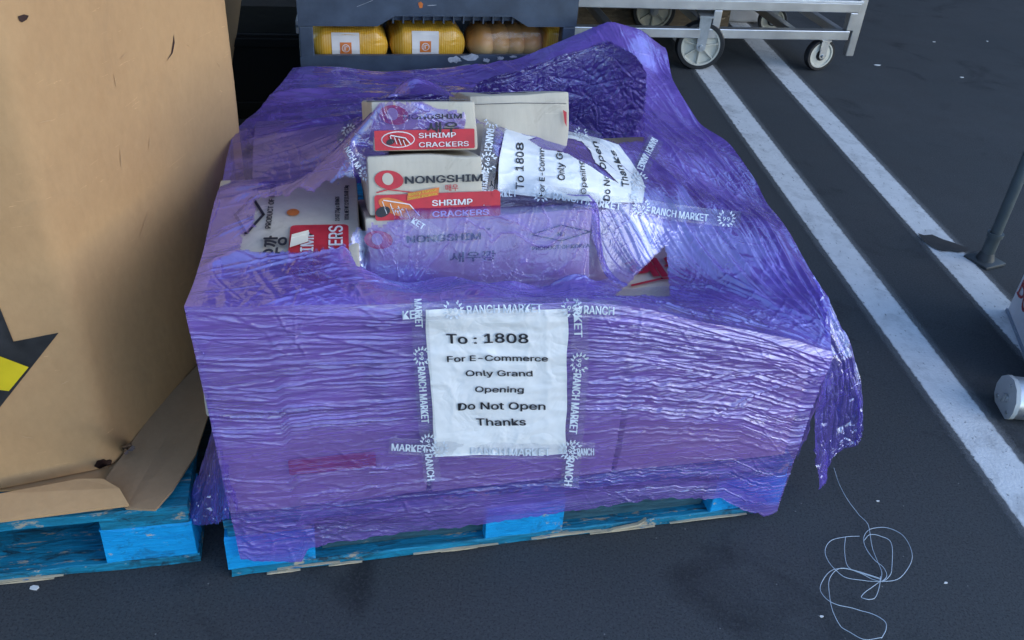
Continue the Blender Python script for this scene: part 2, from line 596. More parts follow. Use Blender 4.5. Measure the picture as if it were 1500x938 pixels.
def inpoly(q, poly):
    x, y = q[..., 0], q[..., 1]
    r = np.zeros(x.shape, bool)
    n = len(poly)
    for i in range(n):
        x1, y1 = poly[i]
        x2, y2 = poly[(i + 1) % n]
        c = ((y1 > y) != (y2 > y)) & (x < (x2 - x1) * (y - y1) / ((y2 - y1) or 1e-9) + x1)
        r ^= c
    return r


# ------------------------------------------------------------------ lettering
_dg_cache = {}
try:      # the sans face that ships inside Blender; its built-in face otherwise
    import os
    FONT = bpy.data.fonts.load(os.path.join(bpy.utils.resource_path('LOCAL'), 'datafiles', 'fonts', 'Inter.woff2'))
except Exception:
    FONT = None


def glyphs(txt, bold=0.0):
    """text -> verts (x,y) with cap height 1 and width as the font draws it, faces"""
    k = (txt, bold)
    if k in _dg_cache:
        return _dg_cache[k]
    cu = bpy.data.curves.new('text', 'FONT')
    cu.body = txt
    if FONT and all(ord(ch_) < 0x2000 for ch_ in txt):
        cu.font = FONT
    cu.size = 1.0
    cu.resolution_u = 3
    cu.fill_mode = 'FRONT'
    ob = bpy.data.objects.new('text', cu)
    COL.objects.link(ob)
    dg = bpy.context.evaluated_depsgraph_get()
    dg.update()
    me = ob.evaluated_get(dg).to_mesh()
    v = np.array([tuple(p.co)[:2] for p in me.vertices]).reshape(-1, 2)
    f = [tuple(p.vertices) for p in me.polygons]
    ob.evaluated_get(dg).to_mesh_clear()
    bpy.data.objects.remove(ob)
    bpy.data.curves.remove(cu)
    if len(v):
        v = v - [v[:, 0].min(), 0]
        v = v / .72
    _dg_cache[k] = (v, f)
    return v, f


class Print:
    """flat artwork in face coordinates (metres), later mapped on to a surface"""
    def __init__(s):
        s.v, s.f, s.m, s.z = [], [], [], []
        s.n = 0

    def add(s, v, f, mat, layer=0):
        s.v.append(np.asarray(v, float))
        s.z += list(layer) if isinstance(layer, list) else [layer] * len(v)
        s.f += [tuple(i + s.n for i in q) for q in f]
        s.m += [mat] * len(f)
        s.n += len(v)

    def text(s, txt, x, y, h, mat, w=None, bold=.012, layer=1, rot=0.0, centre=False, shear=0.0):
        v, f = glyphs(txt, bold)
        if not len(v):
            return
        W = v[:, 0].max()
        q = v * [h if w is None else w / W, h]
        if bold:
            k0 = len(v)
            dx = h * bold * 2.2
            q = np.concatenate([q + [-dx, 0], q, q + [dx, 0], q + [0, dx * .7]])
            f = [tuple(i + r_ * k0 for i in g_) for r_ in range(4) for g_ in f]
        if shear:
            q[:, 0] += q[:, 1] * shear
        if centre:
            q[:, 0] -= q[:, 0].max() / 2
        c, sn = math.cos(rot), math.sin(rot)
        q = np.stack([q[:, 0] * c - q[:, 1] * sn, q[:, 0] * sn + q[:, 1] * c], -1) + [x, y]
        s.add(q, f, mat, [layer + .25 * r_ for r_ in range(len(q) // len(v)) for _ in range(len(v))])

    def poly(s, pts, mat, layer=0):
        s.add(pts, [tuple(range(len(pts)))], mat, layer)

    def rrect(s, x0, y0, x1, y1, r, mat, layer=0):
        pts = []
        for cx, cy_, a in ((x1 - r, y1 - r, 0), (x0 + r, y1 - r, 90), (x0 + r, y0 + r, 180), (x1 - r, y0 + r, 270)):
            pts += [(cx + r * math.cos(R(a + t)), cy_ + r * math.sin(R(a + t))) for t in (0, 30, 60, 90)]
        s.poly(pts, mat, layer)

    def ell(s, cx, cy_, rx, ry, mat, layer=0, rot=0.0, n=20):
        c, sn = math.cos(rot), math.sin(rot)
        s.poly([(cx + rx * math.cos(t) * c - ry * math.sin(t) * sn, cy_ + rx * math.cos(t) * sn + ry * math.sin(t) * c)
                for t in [2 * math.pi * i / n for i in range(n)]], mat, layer)

    def line(s, pts, wd, mat, layer=0):
        pts = [np.array(p, float) for p in pts]
        for a, b in zip(pts[:-1], pts[1:]):
            d = (b - a) / (np.linalg.norm(b - a) or 1)
            n = np.array([-d[1], d[0]]) * wd / 2
            e = d * wd * .3
            s.poly([a - n - e, b - n + e, b + n + e, a + n - e], mat, layer)

    def emblem(s, cx, cy_, r, mat, layer=1, rot=0.0):
        """99 inside a wreath of leaves"""
        n0 = len(s.v)
        s.text('99', 0, -.40 * r, .8 * r, mat, w=.95 * r, bold=.012, layer=layer, centre=True)
        for sd in (-1, 1):
            for i in range(6):
                a = R(-70 + i * 25)
                for k in (.86, 1.06):
                    s.ell(sd * math.cos(a) * r * k, math.sin(a) * r * k, .20 * r, .075 * r, mat, layer,
                          (a + R(60 if k < 1 else 25)) if sd > 0 else math.pi - (a + R(60 if k < 1 else 25)), 8)
        c, sn = math.cos(rot), math.sin(rot)
        for i in range(n0, len(s.v)):
            q = s.v[i]
            s.v[i] = np.stack([q[:, 0] * c - q[:, 1] * sn + cx, q[:, 0] * sn + q[:, 1] * c + cy_], -1)

    def build(s, name, mapper, parent):
        """mapper(xy array, layer array) -> (n,3)"""
        V = mapper(np.concatenate(s.v), np.array(s.z, float))
        mats = sorted(set(s.m))
        me = bpy.data.meshes.new(name)
        me.from_pydata(np.asarray(V).tolist(), [], s.f)
        o = link_mesh(name, me, mats, parent)
        me.polygons.foreach_set('material_index', [mats.index(m) for m in s.m])
        me.update()
        return o


def flat_map(p0, ex, ey, lift=.0012, step=.0007):
    p0, ex, ey = (np.array(q, float) for q in (p0, ex, ey))
    n = np.cross(ex, ey)
    return lambda q, z: p0 + q[:, :1] * ex + q[:, 1:2] * ey + (lift + step * z[:, None]) * n


# ------------------------------------------------------------------ setting
def ground_sheet():
    m = MB()
    bmesh.ops.create_grid(m.b, x_segments=8, y_segments=8, size=60)
    tag(m.build('asphalt', 'asphalt'), kind='structure')
    for (ax, ay), (bx, by) in (((1031, 100), (1490, 716)), ((1110.5, 67), (1488, 480.5))):
        p, q = ground(ax, ay), ground(bx, by)
        d = (q - p) / np.linalg.norm(q - p)
        mid = (p + q) / 2
        ob = MB()
        L = 5.2
        bmesh.ops.create_grid(ob.b, x_segments=1, y_segments=40, size=1.0, matrix=Matrix.Diagonal((.085, L, 1, 1)))
        o = ob.build('parking_line', 'paint')
        o.location = (mid[0], mid[1], .004)
        o.rotation_euler = (0, 0, math.atan2(d[1], d[0]) + math.pi / 2)
        tag(o, kind='structure')
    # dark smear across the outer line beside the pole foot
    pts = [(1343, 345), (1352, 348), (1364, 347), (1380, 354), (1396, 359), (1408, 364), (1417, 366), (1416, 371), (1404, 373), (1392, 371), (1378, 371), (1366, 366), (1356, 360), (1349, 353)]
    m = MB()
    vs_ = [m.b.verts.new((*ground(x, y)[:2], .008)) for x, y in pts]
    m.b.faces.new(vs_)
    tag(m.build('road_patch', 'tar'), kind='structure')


ground_sheet()

# unseen dark wall added behind to cut the light, and the canopy whose leg stands at the right of the picture
m = MB()
m.box((0, 7.6, 1.75), (14, .3, 3.5), bevel=.01)
wall = m.build('light_block_wall', 'wall')
tag(wall, 'unseen dark wall added behind everything to hold back light', 'wall')

LEG = ground(1441, 384)
can = empty('canopy_tent', (LEG[0], LEG[1], 0), 0, 'pop-up canopy whose grey metal leg stands on a square foot by the parking lines', 'canopy')
def leg(x, y):
    m = MB()
    m.cyl((x, y, .03), (x, y, 2.2), .0155, n=24)
    o = m.build('leg', 'grey_paint', can, True)
    m = MB()
    m.cyl((x, y, .03), (x, y, .085), .0185, n=24).cyl((x, y, .085), (x, y, .097), .0225, n=24)
    m.build('collar', 'grey_paint', o, True)
    m = MB()
    m.box((x, y, .006), (.082, .082, .010), rz=R(28), bevel=.003)
    m.cyl((x, y, .010), (x, y, .034), .026, .019, n=24)
    m.build('foot_plate', 'dark_plastic', o, True)
for x, y in ((0, 0), (-3.1, 0), (0, 3.1), (-3.1, 3.1)):
    leg(x, y)
m = MB()
for a, b in (((0, 0), (-3.1, 0)), ((0, 0), (0, 3.1)), ((-3.1, 0), (-3.1, 3.1)), ((0, 3.1), (-3.1, 3.1))):
    m.cyl((*a, 2.2), (*b, 2.2), .014, n=12)
m.build('top_frame', 'grey_paint', can)
m = MB()
ap = m.b.verts.new((-1.55, 1.55, 2.95))
cs = [m.b.verts.new(p) for p in ((.06, -.06, 2.22), (-3.16, -.06, 2.22), (-3.16, 3.16, 2.22), (.06, 3.16, 2.22))]
lo = [m.b.verts.new((v.co.x, v.co.y, 1.98)) for v in cs]
for i in range(4):
    m.b.faces.new((cs[i], cs[(i + 1) % 4], ap))
    m.b.faces.new((cs[i], lo[i], lo[(i + 1) % 4], cs[(i + 1) % 4]))
m.build('roof_cloth', 'canvas', can)
m = MB()
m.box((-3.135, 1.9, 1.12), (.004, 2.4, 2.1)).box((-1.55, 3.14, 1.12), (3.1, .004, 2.1))  # left and back cloths added to block light and darken the background
m.build('light_block_cloth', 'canvas', can)

# ------------------------------------------------------------------ pallets
def pallet(name, loc, rz, W, D, label, dmg=0):
    root = empty(name, loc, rz, label, 'pallet', 'blue wooden pallets')
    H = .142
    xs = (.0725, W / 2, W - .0725)
    for i in range(7):
        y = .05 + i * (D - .10) / 6
        bw = .12 if i in (0, 6) else .095
        m = MB().box((W / 2, y + (.01 if i == 0 else 0), H - .010), (W - random.uniform(0, .008), bw, .019), seg=24, jit=.0012, bevel=.002)
        m.build('deck_board', 'blue_wood', root)
    for x in xs:
        MB().box((x, D / 2, H - .031), (.135, D - .006, .0215), seg=12, jit=.001, bevel=.002).build('stringer_board', 'blue_wood', root)
    for j, y in enumerate((.062, D / 2, D - .062)):
        for x in xs:
            m = MB().box((x + random.uniform(-.004, .004), y, .021 + .0395), (.142, .118, .077), seg=5, jit=.0016, bevel=.003)
            m.build('block', 'blue_end', root)
    for y in (.055, D / 2, D - .055):
        m = MB().box((W / 2, y, .0105), (W, .1, .0195), seg=36, jit=.0016, bevel=.002)
        m.build('bottom_board', 'blue_wood', root)
    for x in (.0475, W - .0475):
        MB().box((x, D / 2, .0105), (.09, D - .22, .018), seg=8, jit=.001).build('bottom_board', 'raw_wood', root)
    # pale splintered slivers along the broken lower edge
    rr = random.Random(5 + dmg)
    for _ in range(9):
        x, L, z0 = rr.uniform(.05, W - .2), rr.uniform(.05, .16), rr.uniform(.001, .013)
        th = rr.uniform(.0012, .0034)
        top_, bot_ = [], []
        for i in range(9):
            t = i / 8
            e = th * math.sin(math.pi * min(1, t * 1.02 + .01)) ** .6
            top_.append((x + L * t, z0 + e * rr.uniform(.5, 1.1)))
            bot_.append((x + L * t, z0 - e * rr.uniform(0, .4)))
        MB().prism(top_ + bot_[::-1], (0, .0045, 0), (1, 0, 0), (0, 0, 1), (0, -1, 0), .0045).build('splinter', 'split_wood', root)
    if dmg == 0:
        MB().prism([(.66, .010), (.735, .018), (.722, .019), (.731, .031), (.716, .020), (.67, .014)], (0, .002, 0), (1, 0, 0), (0, 0, 1), (0, -1, 0), .006).build('splinter', 'split_wood', root)
    m = MB().box((W / 2, .030 if dmg == 0 else .125, .065), (W - .3, .012, .082), seg=10, jit=.001)
    m.build('inner_board', 'raw_wood', root)
    return root


pallet('wooden_pallet', (A0[0], A0[1], 0), PANG, 1.0, 1.2, 'blue wooden pallet under the purple wrapped load', 0)
LPC = ground(293, 827)
LANG = R(13.72)
LP0 = LPC - 1.0 * np.array([math.cos(LANG), math.sin(LANG), 0])
pallet('wooden_pallet', (LP0[0], LP0[1], 0), LANG, 1.0, 1.2, 'blue wooden pallet under the big kraft cardboard bin', 1)

def smooth_path(P, n=14):
    P = np.array(P, float)
    out = []
    Q = np.vstack([2 * P[0] - P[1], P, 2 * P[-1] - P[-2]])
    for i in range(1, len(Q) - 2):
        p0, p1, p2, p3 = Q[i - 1:i + 3]
        for t in np.linspace(0, 1, n, endpoint=False):
            out.append(.5 * ((2 * p1) + (-p0 + p2) * t + (2 * p0 - 5 * p1 + 4 * p2 - p3) * t * t + (-p0 + 3 * p1 - 3 * p2 + p3) * t ** 3))
    out.append(P[-1])
    return np.array(out)


# ------------------------------------------------------------------ big kraft carton on the left pallet
def gaylord():
    root = empty('bulk_carton', (-.645, 1.06, .15), 0, 'tall eight-sided kraft bulk carton with black and yellow arrow print', 'cardboard box')
    foot = [(-1.05, .872), (-.645, 1.06), (-.553, 1.60), (-.72, 1.98), (-1.18, 2.02), (-1.55, 1.75), (-1.62, 1.25), (-1.42, .90)]
    foot = [(x + .645, y - 1.06) for x, y in foot]
    H, n = 1.02, len(foot)
    # rounded corners, slight bulge, real board thickness
    ring = []
    for i in range(n):
        a, b, c = (np.array(foot[(i + k) % n]) for k in (-1, 0, 1))
        d1, d2 = (a - b) / np.linalg.norm(a - b), (c - b) / np.linalg.norm(c - b)
        r = .022
        p, q = b + d1 * r, b + d2 * r
        for t in (0, .25, .5, .75, 1):
            ring.append((1 - t) ** 2 * p + 2 * t * (1 - t) * b + t * t * q)
        L = np.linalg.norm(c - b)
        for t in np.linspace(r / L, 1 - r / L, 14)[1:-1]:
            ring.append(b + (c - b) * t)
    ring = np.array(ring)
    cen = ring.mean(0)
    nr, nz = len(ring), 30
    def wallpts(inset):
        P = []
        for k in range(nz + 1):
            z = H * k / nz
            f = 1 + .006 * math.sin(math.pi * k / nz) - inset
            q = cen + (ring - cen) * f
            q = q + (fbm(ring[:, 0] * 4 + z, ring[:, 1] * 4 + z * 3, 3)[:, None] - .5) * .006
            zz = np.full(nr, z)
            if k == 0:
                zz = zz + .006 * noise2(ring[:, 0] * 9, ring[:, 1] * 9, 5)
            P.append(np.column_stack([q, zz]))
        return np.array(P)
    for nm, ins in (('body', 0.0),):
        Po, Pi = wallpts(0), wallpts(.016)
        allp = np.concatenate([Po, Pi[::-1]], 0)
        K = allp.shape[0]
        idx = np.arange(K * nr).reshape(K, nr)
        f = []
        for k in range(K):
            for i in range(nr):
                f.append((idx[k, i], idx[k, (i + 1) % nr], idx[(k + 1) % K, (i + 1) % nr], idx[(k + 1) % K, i]))
        me = bpy.data.meshes.new('body')
        me.from_pydata(allp.reshape(-1, 3).tolist(), [], f)
        me.update()
        body = link_mesh('body', me, 'kraft', root, True)
        me.set_sharp_from_angle(angle=R(50))
    base = MB()
    base.prism([tuple(p) for p in (cen + (ring - cen) * .98)], (0, 0, .004), (1, 0, 0), (0, 1, 0), (0, 0, 1), .005)
    base.build('base_panel', 'kraft', root)
    # artwork, projected on to the walls
    bvh = BVHTree.FromPolygons([tuple(p) for p in allp.reshape(-1, 3)], f)
    off = np.array([-.645, 1.06, .15])
    def wall_map(q, z):
        out = []
        for (x, y), l in zip(q, z):
            d = (pray(x, y) @ FR)
            o_ = np.array([0, 0, CAM_H]) - off
            h = bvh.ray_cast(Vector(o_), Vector(d).normalized())
            p = h[0] if h[0] is not None else Vector(o_ + d)
            nn = h[1] if h[1] is not None else Vector((0, -1, 0))
            if nn.dot(Vector(d)) > 0:
                nn = -nn
            out.append(tuple(p + nn * (.0012 + .0008 * l)))
        return np.array(out)
    def dense(pts, k=6):
        o_ = []
        for a, b in zip(pts, pts[1:] + pts[:1]):
            o_ += [(a[0] + (b[0] - a[0]) * t / k, a[1] + (b[1] - a[1]) * t / k) for t in range(k)]
        return o_
    pr = Print()
    pr.poly(dense([(-75, 430), (-12, 421), (20, 500), (86, 487), (0, 596), (-75, 650)]), 'black_print', 0)
    pr.poly(dense([(-75, 510), (0, 521), (42, 537), (13, 572), (-75, 560)]), 'yellow_print', 1)
    pr.build('arrow_print', wall_map, root)
    for spots in (((150, 680, 10, 6.5), (158, 677, 5, 4)), ((189, 655, 9, 5), (185, 660, 5, 4))):
        pr = Print()
        for li, (cx, cy_, rx, ry) in enumerate(spots):
            k = 22
            pr.poly([(cx + rx * (1 + .35 * (noise2(i * .9, cx, 4) - .5) * 2) * math.cos(2 * math.pi * i / k),
                      cy_ + ry * (1 + .35 * (noise2(i * .9, cy_, 9) - .5) * 2) * math.sin(2 * math.pi * i / k)) for i in range(k)], 'stain', li)
        pr.build('stain', wall_map, root)
    pr = Print()
    pr.poly([(25, 24), (34, 21), (41, 23), (38, 29), (31, 33), (27, 30)], 'stain', 0)
    pr.build('gouge', wall_map, root)
    pr = Print()
    pr.poly([(250, 78), (253, 60), (253.6, 50), (255, 62), (252, 78), (243, 90)], 'stain', 0)
    pr.build('scratch', wall_map, root)
    rr = random.Random(12)
    for x, y, L_, an in ((180, 82, 14, -45), (275, 66, 8, 30), (168, 118, 22, 80), (65, 178, 26, -12), (176, 230, 30, 86), (218, 210, 18, 95), (210, 330, 40, 108), (95, 560, 14, -25), (40, 640, 20, 8), (320, 95, 10, 60)):
        n_ = 8
        a_ = R(an)
        up_, dn_ = [], []
        for i in range(n_ + 1):
            t = i / n_
            px_, py_ = x + math.cos(a_) * L_ * (t - .5) + rr.uniform(-.4, .4), y + math.sin(a_) * L_ * (t - .5) + rr.uniform(-.4, .4)
            hw = .75 * math.sin(math.pi * t) * rr.uniform(.5, 1.2) + .05
            up_.append((px_ - math.sin(a_) * hw, py_ + math.cos(a_) * hw))
            dn_.append((px_ + math.sin(a_) * hw, py_ - math.cos(a_) * hw))
        pr = Print()
        pr.poly(up_ + dn_[::-1], 'kraft_scuff', 0)
        pr.build('scratch', wall_map, root)
    return root


gaylord()

# cardboard tray the carton stands on, with its loose flaps
def tray_sheet():
    root = empty('cardboard_tray', (-.6, 1.1, .143), 0, 'loose brown cardboard tray sheet with flaps lying on the left pallet', 'cardboard sheet')
    o = np.array([-.6, 1.1, .143])
    def sheet(nm, pts, up=0.004):
        mm = MB()
        v = [mm.b.verts.new(Vector(tuple(np.array(p) - o)) + Vector((0, 0, up))) for p in pts]
        f_ = mm.b.faces.new(v)
        r = bmesh.ops.extrude_face_region(mm.b, geom=[f_])
        for e in r['geom']:
            if isinstance(e, bmesh.types.BMVert):
                e.co.z += .004
        mm.build(nm, 'tray_board' if nm == 'side_flap' else 'kraft', root)
    G = lambda x, y, h: toworld(onh(x, y, h))
    sheet('base_sheet', [G(150, 712, .150), (-.60, 1.345, .150), (-.62, 1.9, .150), (-1.3, 1.8, .150), (-1.2, .93, .150)], -.006)
    sheet('side_flap', [G(152, 708, .152), G(185, 747, .150), G(228, 749, .150), G(252, 722, .153), G(287, 668, .156), G(305, 612, .160), G(318, 560, .162), G(325, 500, .160), G(230, 600, .158)], .0)
    sheet('front_flap', [G(-150, 760, .155), G(0, 768, .155), G(190, 744, .155), G(176, 720, .166), G(152, 706, .170), G(118, 706, .170), G(0, 728, .170), G(-150, 740, .170)], .003)


tray_sheet()

# ------------------------------------------------------------------ cartons of the load
def carton(u0, u1, v0, v1, h0, h1, label, mat='carton', art=None, rz=0.0, tilt=0.0, dents=.004, seam=True, seed=0):
    P = toworld((u0, v0, h0))
    root = empty('carton', P, PANG + rz, label, 'carton', 'cartons loaded inside the purple wrap')
    root.rotation_euler[0] = -tilt
    W, D, H = u1 - u0, v1 - v0, h1 - h0
    m = MB()
    m.box((W / 2, D / 2, H / 2), (W, D, H), bevel=.004)
    bmesh.ops.subdivide_edges(m.b, edges=[e for e in m.b.edges if e.calc_length() > .03], cuts=8, use_grid_fill=True)
    for v in m.b.verts:
        n = noise2(v.co.x * 14 + seed, v.co.z * 14 + v.co.y * 9, seed)
        k = noise2(v.co.y * 14 + seed, v.co.z * 17 + v.co.x * 5, seed + 5)
        v.co += Vector(((k - .5) * dents, (n - .5) * dents, (noise2(v.co.x * 12, v.co.y * 12, seed + 2) - .5) * dents))
    body = m.build('body', mat, root, True)
    if seam:
        m = MB()
        m.box((W / 2, D / 2, H + .0015), (W * .98, .045, .0008))
        m.build('sealing_tape', 'tape', root)
        m = MB()
        m.box((W / 2, D / 2, H + .0004), (W * .985, .0018, .0014))
        m.build('flap_seam', 'ink', root)
    if art:
        art(root, W, D, H)
    return root


def art_front(logo=(.02, .07), x_word=.062, word_h=.0165, word_w=.125, extra=None, y_off=0.0):
    """printing of the cracker carton on its front face"""
    def f(root, W, D, H):
        p = Print()
        y = H - .040 + y_off
        p.ell(logo[0] + .020, y + .007, .0225, .0145, 'red', 1, R(-8), 28)
        p.ell(logo[0] + .018, y + .0085, .0085, .0095, 'carton', 2, R(18), 18)
        p.text('NONGSHIM', x_word, y, word_h, 'ink', w=word_w, bold=.022, layer=1)
        for i, ex in enumerate(extra or ()):
            q = p if i == 0 and len(extra) == 1 else Print()
            ex(q, W, D, H, y)
            if q is not p:
                q.build('printing', flat_map((0, 0, 0), (1, 0, 0), (0, 0, 1), .0032), root)
        p.build('printing', flat_map((0, 0, 0), (1, 0, 0), (0, 0, 1), .0032), root)
    return f


def extra_A(p, W, D, H, y):
    p.text('\u2122', x=.062 + .127, y=y + .012, h=.006, mat='ink')
    cx = .315
    p.line([(cx - .05, y + .004), (cx, y + .017), (cx + .05, y + .004), (cx, y - .009), (cx - .05, y + .004)], .0022, 'ink', 1)
    p.text('NS', cx, y - .001, .0095, 'ink', bold=.02, centre=True)
    p.text('PRODUCT OF KOREA', cx, y - .022, .0085, 'ink', w=.098, bold=.02, centre=True)


def extra_A2(p, W, D, H, y):
    p.text('새우깡', .13, y - .034, .013, 'ink', w=.075, bold=.015)


def shrimp(p, x0, y0, s=1.0):
    p.ell(x0, y0, .030 * s, .012 * s, 'orange_ink', 2, R(-22), 20)
    for i in range(4):
        p.line([(x0 - .022 * s + i * .012 * s, y0 + .010 * s - i * .004 * s), (x0 - .016 * s + i * .012 * s, y0 - .009 * s - i * .003 * s)], .0012, 'white_ink', 3)
    p.line([(x0 - .02 * s, y0 + .012 * s), (x0 + .02 * s, y0 + .004 * s), (x0 + .035 * s, y0 - .014 * s)], .0016, 'white_ink', 3)
    p.ell(x0 - .022 * s, y0 - .006 * s, .012 * s, .008 * s, 'ink', 3, R(20), 12)


def extra_B(p, W, D, H, y):
    p.rrect(.008, y - .056, .208, y - .016, .004, 'red', 1)
    shrimp(p, .042, y - .036)
    p.line([(.012, y - .012), (.03, y - .008), (.07, y - .014)], .0018, 'red', 1)
    p.poly([(.058, y - .026), (.108, y - .019), (.110, y - .007), (.060, y - .014)], 'orange_ink', 3)
    p.text('Spicy Flavor', .061, y - .0185, .0052, 'yellow_ink', w=.045, layer=4, rot=R(8))
    p.text('Sabor Picante', .061, y - .0245, .0048, 'yellow_ink', w=.045, layer=4, rot=R(8))
    p.text('매우', .120, y - .013, .0085, 'red', bold=.01)
    p.text('SHRIMP', .098, y - .036, .0125, 'white_ink', w=.064, layer=2, bold=.02)
    p.text('CRACKERS', .098, y - .0535, .0125, 'white_ink', w=.09, layer=2, bold=.02)
    p.text('\u2122', x=.062 + .127, y=y + .012, h=.006, mat='ink')
    p.text('새', .19, y - .012, .012, 'ink')
    p.ell(.20, y - .020, .006, .006, 'red', 2)


def extra_C(p, W, D, H, y):
    p.text('새우', .085, y - .020, .013, 'ink', w=.05, bold=.02)
    p.rrect(.004, y - .046, W - .004, y - .018 + .002, .002, 'red', 0)
    p.ell(.040, y - .030, .026, .0125, 'white_ink', 1)
    p.ell(.040, y - .030, .0245, .011, 'red', 2)
    shrimp(p, .040, y - .030, .55)
    p.text('SHRIMP', .072, y - .0285, .0105, 'white_ink', w=.058, layer=2, bold=.01)
    p.text('CRACKERS', .072, y - .0425, .0105, 'white_ink', w=.078, layer=2, bold=.01)


def art_top_G(root, W, D, H):
    """the carton lies on its side: its printed side looks up, the words run to the back"""
    p = Print()
    t = R(90)
    p.rrect(.126, .02, .216, .224, .008, 'red', 1)
    p.text('SHRIMP', .163, .072, .027, 'white_ink', w=.13, layer=2, rot=t, bold=.012)
    p.text('CRACKERS', .207, .035, .030, 'white_ink', w=.182, layer=2, rot=t, bold=.012)
    p.text('2.5 OZ (75g) x 20 BAGS', .202, .236, .0095, 'ink', w=.085, rot=t)
    p.text('TOTAL NET WT 12 OZ (2.25 LB) 1.5kg', .217, .238, .0095, 'ink', w=.125, rot=t)
    p.text('PRODUCT OF KOREA', .096, .215, .012, 'ink', w=.16, rot=t, bold=.02)
    p.line([(.060, .20), (.082, .262), (.060, .324), (.038, .262), (.060, .20)], .005, 'ink', 1)
    p.text('NS', .066, .246, .013, 'ink', rot=t)
    p.text('새우깡', .120, .085, .028, 'ink', rot=t, bold=.025)
    p.ell(.128, .268, .010, .012, 'orange_ink', 1)
    p.build('printing', flat_map((0, 0, H), (1, 0, 0), (0, 1, 0), .0032), root)
    # torn fold standing off the red panel
    m = MB()
    m.prism([(0, 0), (.030, .004), (.034, .026), (.006, .024)], (.128, .150, H + .006), (.9, .35, .0), (-.1, .75, .45), (0, -.3, .5), .0015)
    m.build('torn_flap', 'carton', root)


def art_R(root, W, D, H):
    p = Print()
    p.text('해물', .090, .268, .055, 'red', w=.14, bold=.03)
    p.line([(.075, .240), (.14, .257), (.24, .257)], .006, 'red', 1)
    p.build('printing', flat_map((0, 0, H), (1, 0, 0), (0, 1, 0), .0032), root)
    m = MB()
    m.box((W / 2, .205, H + .0022), (W, .055, .0008))
    m.build('sealing_tape', 'tape', root)


def art_C2(root, W, D, H):
    p = Print()
    p.line([(.004, H - .018), (W * .5, H - .0165), (W - .004, H - .019)], .0010, 'ink', 1)
    p.build('crease', flat_map((0, 0, 0), (1, 0, 0), (0, 0, 1), .0052), root)
    p = Print()
    p.poly([(W - .010, H - .030), (W - .003, H - .034), (W - .003, H - .060), (W - .007, H - .052)], 'red', 1)
    p.build('red_print', flat_map((0, 0, 0), (1, 0, 0), (0, 0, 1), .0052), root)


def art_red_low(root, W, D, H):
    p = Print()
    p.rrect(.10, .075, .235, .108, .004, 'red', 1)
    p.build('printing', flat_map((0, 0, 0), (1, 0, 0), (0, 0, 1), .0032), root)


Z0 = .144
carton(.010, .330, .012, .40, Z0, .338, 'bottom front carton at the left corner of the wrapped pallet', art=art_red_low, seam=False, seed=1)
carton(.335, .655, .012, .40, Z0, .338, 'bottom front carton behind the white notice', seam=False, seed=2)
carton(.662, .985, .012, .455, Z0, .372, 'cream carton with red calligraphy on top at the front right', 'cream', art=art_R, seam=False, seed=3)
carton(.000, .232, .020, .425, .342, .535, 'carton with sideways red and black print showing through the left tear', art=art_top_G, seam=False, seed=4, rz=R(-3))
carton(.262, .650, .020, .160, .342, .438, 'low carton under the film shelf along the front edge', seam=False, seed=5)
TL = R(20)     # the middle stack has slumped backwards
carton(.254, .622, .158, .398, .446, .571, 'wide carton under clear purple film with diamond mark and black maker name', art=art_front((-.003, .07), .062, .0155, .118, (extra_A, extra_A2)), seam=False, seed=6, tilt=TL)
carton(.260, .440, .2035, .40, .5655, .6575, 'uncovered carton with spicy flavour banner in the middle of the tear', art=art_front((.012, .05), .057, .0155, .122, (extra_B,), -.002), seam=False, seed=7, dents=.006, tilt=TL)
carton(.269, .433, .241, .43, .657, .732, 'topmost carton with a red band half hidden by torn film', art=art_front((.015, .05), .05, .010, .09, (extra_C,), .014), seed=8, dents=.007, tilt=TL)
carton(.345, .655, .462, .86, Z0, .338, 'bottom carton in the middle of the pallet behind the front stack', seam=False, seed=9)
carton(.345, .655, .470, .86, .342, .455, 'middle layer carton beneath the pale carton at the back', seam=False, seed=10)
carton(.456, .640, .419, .665, .551, .673, 'pale carton with crushed corner beside the topmost carton', seed=11, art=art_C2, dents=.010, tilt=TL)
carton(.05, .250, .435, .84, Z0, .338, 'bottom carton at the left side of the load', seam=False, seed=12)
carton(.065, .250, .435, .82, .342, .480, 'carton seen dimly through the film on the upper left', art=lambda r, W, D, H: art_red_low(r, W, D, H), seam=False, seed=13)
carton(.690, .985, .50, .875, Z0, .398, 'tan kraft carton edge showing in the hollow at the back right', 'tan', seed=14)

# ------------------------------------------------------------------ purple stretch wrap
C = []          # control points (u, v, h)
def cv(px, py, v): C.append(tuple(onv(px, py, v)))
def ch(px, py, h): C.append(tuple(onh(px, py, h)))
def cf(px, py, off=.010, k=math.tan(R(20))):      # on the leaning front of the stack
    d = pray(px, py)
    t = -((CAMP[1] - .201 + off) - k * (CAMP[2] - .563)) / (d[1] - k * d[2])
    C.append(tuple(CAMP + d * t))
FRONT = [(272, 450), (330, 451), (400, 449), (500, 447), (620, 444), (730, 442), (840, 441), (900, 446), (960, 455), (1090, 482), (1160, 497), (1218, 515)]
LEFT = [(272, 450, .55), (300, 360, .545), (325, 270, .53), (345, 190, .52), (380, 160, .50), (430, 100, .46)]
RIGHT = [(1218, 515, 0.0), (1216, 440, .13), (1172, 370, .30), (1124, 300, .50), (1106, 262, .60), (1067, 208, .75), (1026, 182, .85), (989, 125, 1.0), (975, 70, 1.2)]
RIM = [(430, 100), (500, 98), (560, 104), (630, 102), (700, 96), (760, 86), (830, 58), (890, 33), (940, 43), (975, 70)]
for x, y in FRONT: cv(x, y, -.012)
for x, y, h in LEFT[1:-1]: ch(x, y, h)
for x, y, v in RIGHT[1:-1]: cv(x, y, v)
for x, y in RIM: cv(x, y, 1.2)
